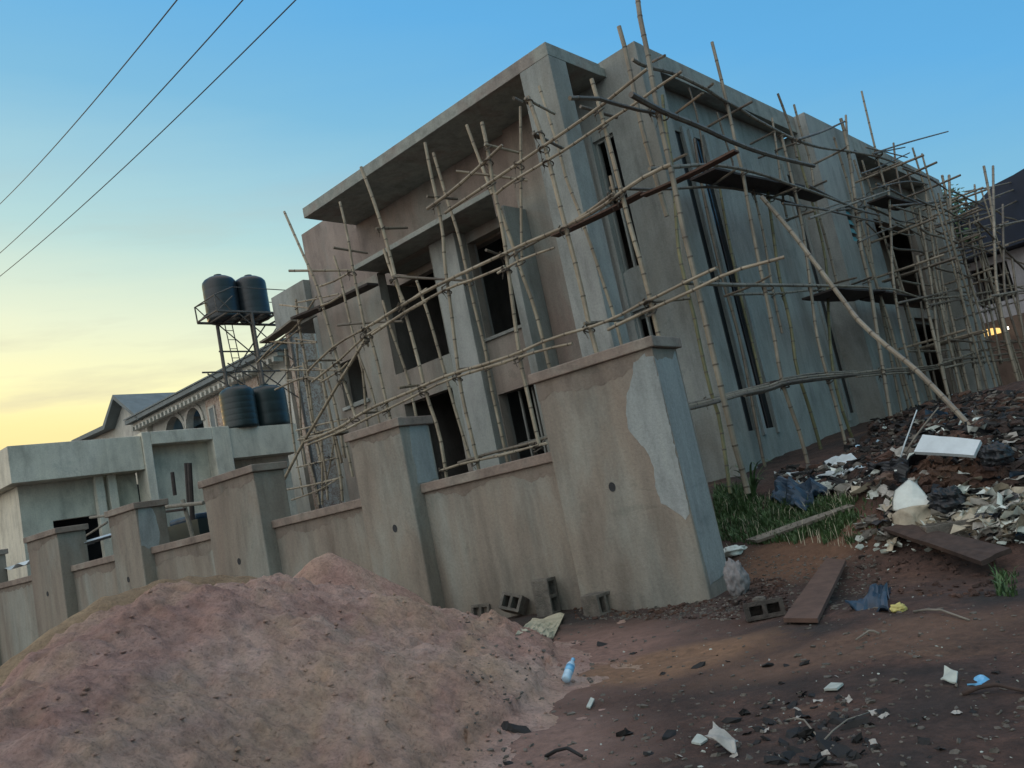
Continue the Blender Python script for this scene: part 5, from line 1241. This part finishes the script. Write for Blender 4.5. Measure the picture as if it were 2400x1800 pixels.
tag(rubble('rubble', far+grb, 1500, .03, .13, 'soil', 28, .7, .05), 'brown earth lumps mixed into the rubble slope', 'rubble')
tag(rubble('pebbles', [(1250,1300,2212,1659),(1590,1180,2000,1300)], 190, .004, .014, 'pale_scrap', 26, .4), 'pale chips scattered over the foreground dirt', 'pebbles')
tag(rubble('clods', [(1240,1296,1600,1340),(1600,1250,1700,1330),(1850,1180,2150,1290)], 620, .010, .045, 'soil', 27, .9), 'small clods of dark earth along the wall foot', 'soil clods')
def litter(label, regions, n, s0, s1, m, seed, curl=.6):
    r = random.Random(seed); vs = []; fs = []
    for _ in range(n):
        x0,y0,x1,y1 = r.choice(regions); p = on_ground(r.uniform(x0,x1),r.uniform(y0,y1)); z = surf(p.x,p.y)
        if p.z-z > .5: continue
        s = r.uniform(s0,s1); w_ = s*r.uniform(.35,.9); e = Matrix.Rotation(r.uniform(0,6.28),3,'Z') @ Matrix.Rotation(r.uniform(-.8,.8),3,'X') @ Matrix.Rotation(r.uniform(-.5,.5),3,'Y')
        c = Vector((p.x,p.y,z+s*.22)); k = 5; nn = len(vs); sd = r.uniform(0,90)
        for j in range(k):
            for i in range(k):
                u = (i/(k-1)-.5)*2; v = (j/(k-1)-.5)*2
                ed = 1+.25*noise.noise((sd+u*2,v*2,1))
                vs.append(c+e @ Vector((u*s*ed, v*w_*ed, s*curl*noise.noise((sd+u*1.6,v*1.6,2))+s*.3*noise.noise((sd+u*4,v*4,5)))))
        for j in range(k-1):
            for i in range(k-1): a = nn+j*k+i; fs.append((a,a+1,a+k+1,a+k))
    tag(link('scrap_litter', vs, fs, m), label, 'litter', kind='stuff')
hp = [(1870,1010,2212,1180),(1990,1080,2212,1160),(2060,1080,2212,1150)]
wide = hp+[(1690,1020,2000,1065),(1950,900,2212,1000)]
litter('torn pale plastic and paper mixed into the scrap heap', hp+wide, 95, .05,.20, 'foam', 61)
litter('torn tan sacking mixed into the scrap heap', hp, 60, .06,.24, 'foam_tan', 62)
litter('black plastic mixed into the scrap heap', wide, 120, .05,.17, 'black_plastic', 63)
litter('grey scraps mixed into the scrap heap', wide, 110, .05,.18, 'sackcloth', 64)
litter('dark blue plastic mixed into the scrap heap', wide, 26, .06,.2, 'blue_plastic', 65)
litter('small crumpled scraps trodden into the foreground dirt', [(1300,1380,2212,1659),(1600,1500,1900,1659)], 20, .010,.03, 'sackcloth', 66, .35)
litter('small black plastic scraps trodden into the foreground dirt', [(1640,1500,1880,1659),(1300,1400,2212,1659)], 50, .010,.035, 'charcoal', 67, .5)
# grass
def grass(name, region, n, h0, h1, label, seed, wd=.008, m='green_leaf'):
    r = random.Random(seed); vs = []; fs = []
    for _ in range(n):
        x = r.uniform(region[0],region[2]); y = r.uniform(region[1],region[3])
        p = on_ground(x,y); z = gz(p.x,p.y)
        if p.z - z > .4: continue
        ex = min((x-region[0])/30+1, (region[2]-x)/70, (y-region[1])/12+.6, (region[3]-y)/22)
        if ex < .15+.85*abs(noise.noise((p.x*3,p.y*3,seed)))*1.6: continue
        h = r.uniform(h0,h1)*min(1,.45+ex); an = r.uniform(0,6.28); d = Vector((math.cos(an),math.sin(an),0)); s = Vector((-d.y,d.x,0))*wd; b = Vector((p.x,p.y,z-.01)); l = r.uniform(.2,.9)*h
        m1 = b+Vector((0,0,h*.6))+d*l*.35; t = b+Vector((0,0,h*r.uniform(.75,1)))+d*l; nn = len(vs)
        vs += [b-s,b+s,m1-s*.8,m1+s*.8,t]; fs += [(nn,nn+1,nn+3,nn+2),(nn+2,nn+3,nn+4)]
    o = link(name, vs, fs, m); tag(o, label, 'grass', kind='stuff')
grass('grass', (1545,1080,1870,1182), 6500, .04, .16, 'low green grass between the big pillar and the building', 31)
grass('grass', (1660,1100,1840,1160), 1500, .03, .12, 'thin grass either side of the grey plank', 32)
grass('grass', (2150,1240,2215,1300), 260, .05, .16, 'small tuft of grass at the right edge of the picture', 33)
grass('grass', (1545,1060,1650,1120), 1500, .06, .22, 'taller grass growing against the building foot', 35)
grass('dry_grass', (1545,1070,1890,1190), 420, .05, .24, 'dry straw stems mixed into the green grass', 36, .004, 'cream_sack')
grass('grass', (1760,1075,2100,1180), 420, .03, .10, 'sparse weeds thinning out towards the scrap heap', 37)
# broad bladed plant
def blade_plant(x, y, label):
    b = gp_(x,y); t = thing('bladed_plant', label, 'plant', b); r = random.Random(5); vs = []; fs = []
    for i in range(15):
        an = r.uniform(0,6.28); L_ = r.uniform(.45,.95); d = Vector((math.cos(an),math.sin(an),0)); s = Vector((-d.y,d.x,0)); nn = len(vs); n = 8
        for k in range(n+1):
            u = k/n; w_ = .018*(1-u**2)+.002; p = b+d*(L_*(.15*u+.6*u*u))+Vector((0,0,L_*(1.15*u-.62*u*u*u))); vs += [p-s*w_, p+s*w_]
        for k in range(n): q = nn+2*k; fs.append((q,q+1,q+3,q+2))
    link('leaves', vs, fs, 'green_leaf', t)
blade_plant(1632,1082,'tall plant with long arching blades by the corner scaffold poles')
# wavy roofing and bits behind the wall at far left
ws = MB(); q0_ = W.P(15.2,.9,2.45)
vs=[];fs=[]
for j in (0,1):
    for k in (0,1):
        for i in range(61):
            u = i/60; vs.append(W.P(14.9+4.5*u, .55+.9*j, 2.55-.10*u+.045*math.sin(u*34)+.006*k+.12*j))
for i in range(60):
    fs += [(i,i+1,61*2+i+1,61*2+i),(61+i,61+i+1,61*3+i+1,61*3+i),(i,i+1,61+i+1,61+i),(61*2+i,61*2+i+1,61*3+i+1,61*3+i)]
tag(link('roofing_sheet',vs,fs,'white_sheet',smooth=True),'wavy pale roofing sheet showing over the far left pillars','roofing sheet')
def yard_pole(x0,y0,x1,y1,t,r,label,m='plank_grey'):
    a = at_plane(x0,y0,W.P(0,t,0),W.b); b = at_plane(x1,y1,W.P(0,t,0),W.b); q = MB(); q.tube([a,b],r,n=8); tag(q.link('timber_pole',m),label,'timber pole')
yard_pole(395,1080,416,1130+30,2.2,.05,'leaning pale timber post left of a pair in the yard gap','plank_grey')
yard_pole(409,1000,418,1160,2.6,.06,'tall timber post standing in the yard gap','plank_dark')
yard_pole(402,1000,408,1090,2.8,.05,'second tall timber post beside the tall one in the yard gap','plank_dark')
yard_pole(372,1020,378,1070,3.0,.05,'short upright timber post left in the yard gap','plank_dark')
yard_pole(350,1096,440,1086,2.0,.045,'horizontal pale pole across the yard gap','plank_grey')
yard_pole(352,1106,400,1100,2.1,.03,'lower thin horizontal pole in the yard gap','plank_dark')
yard_pole(195,1118,235,1113,2.0,.035,'horizontal pole over the second gap from the left','plank_grey')
yard_pole(182,1160,232,1128,2.3,.03,'slanting pole in the second gap from the left','plank_grey')
yc = at_plane(392,1140,W.P(0,2.6,0),W.b)
m = MB(); aa,tt = W.inv(yc)
m.box(W,aa-.8,aa+.75,tt-.05,tt+1.2,.6,yc.z+.1); tag(m.link('water_trough','tank_green'),'dark green covered trough behind the wall in the yard gap','trough')
m = MB(); m.box(W,aa-.5,aa+.7,tt+.1,tt+1.1,yc.z+.103,yc.z+.25); tag(m.link('tarp','blue_plastic',bevel=.05),'blue tarp lying on the dark trough in the yard gap','tarp')
GROUPS = {'concrete_block':'hollow concrete blocks lying about the site','scaffold_plank':'planks resting on the scaffold rails','overhead_wire':'overhead wires',
 'bamboo_scaffold':'bamboo scaffolds round the unfinished building','water_tank':'black water tanks','sand_pile':'sand heaps in front of the wall','wood_board':'wooden boards on the ground',
 'white_sheet':'torn white sheets by the scaffold feet','rubbish_bag':'bags and tangles of the scrap heap','leafy_tree':'leafy trees beyond the building','timber_pole':'timber poles in the yard behind the wall'}
for o in sc.objects:
    b_ = o.name.split('.')[0]
    if o.parent is None and b_ in GROUPS: o['group'] = GROUPS[b_]
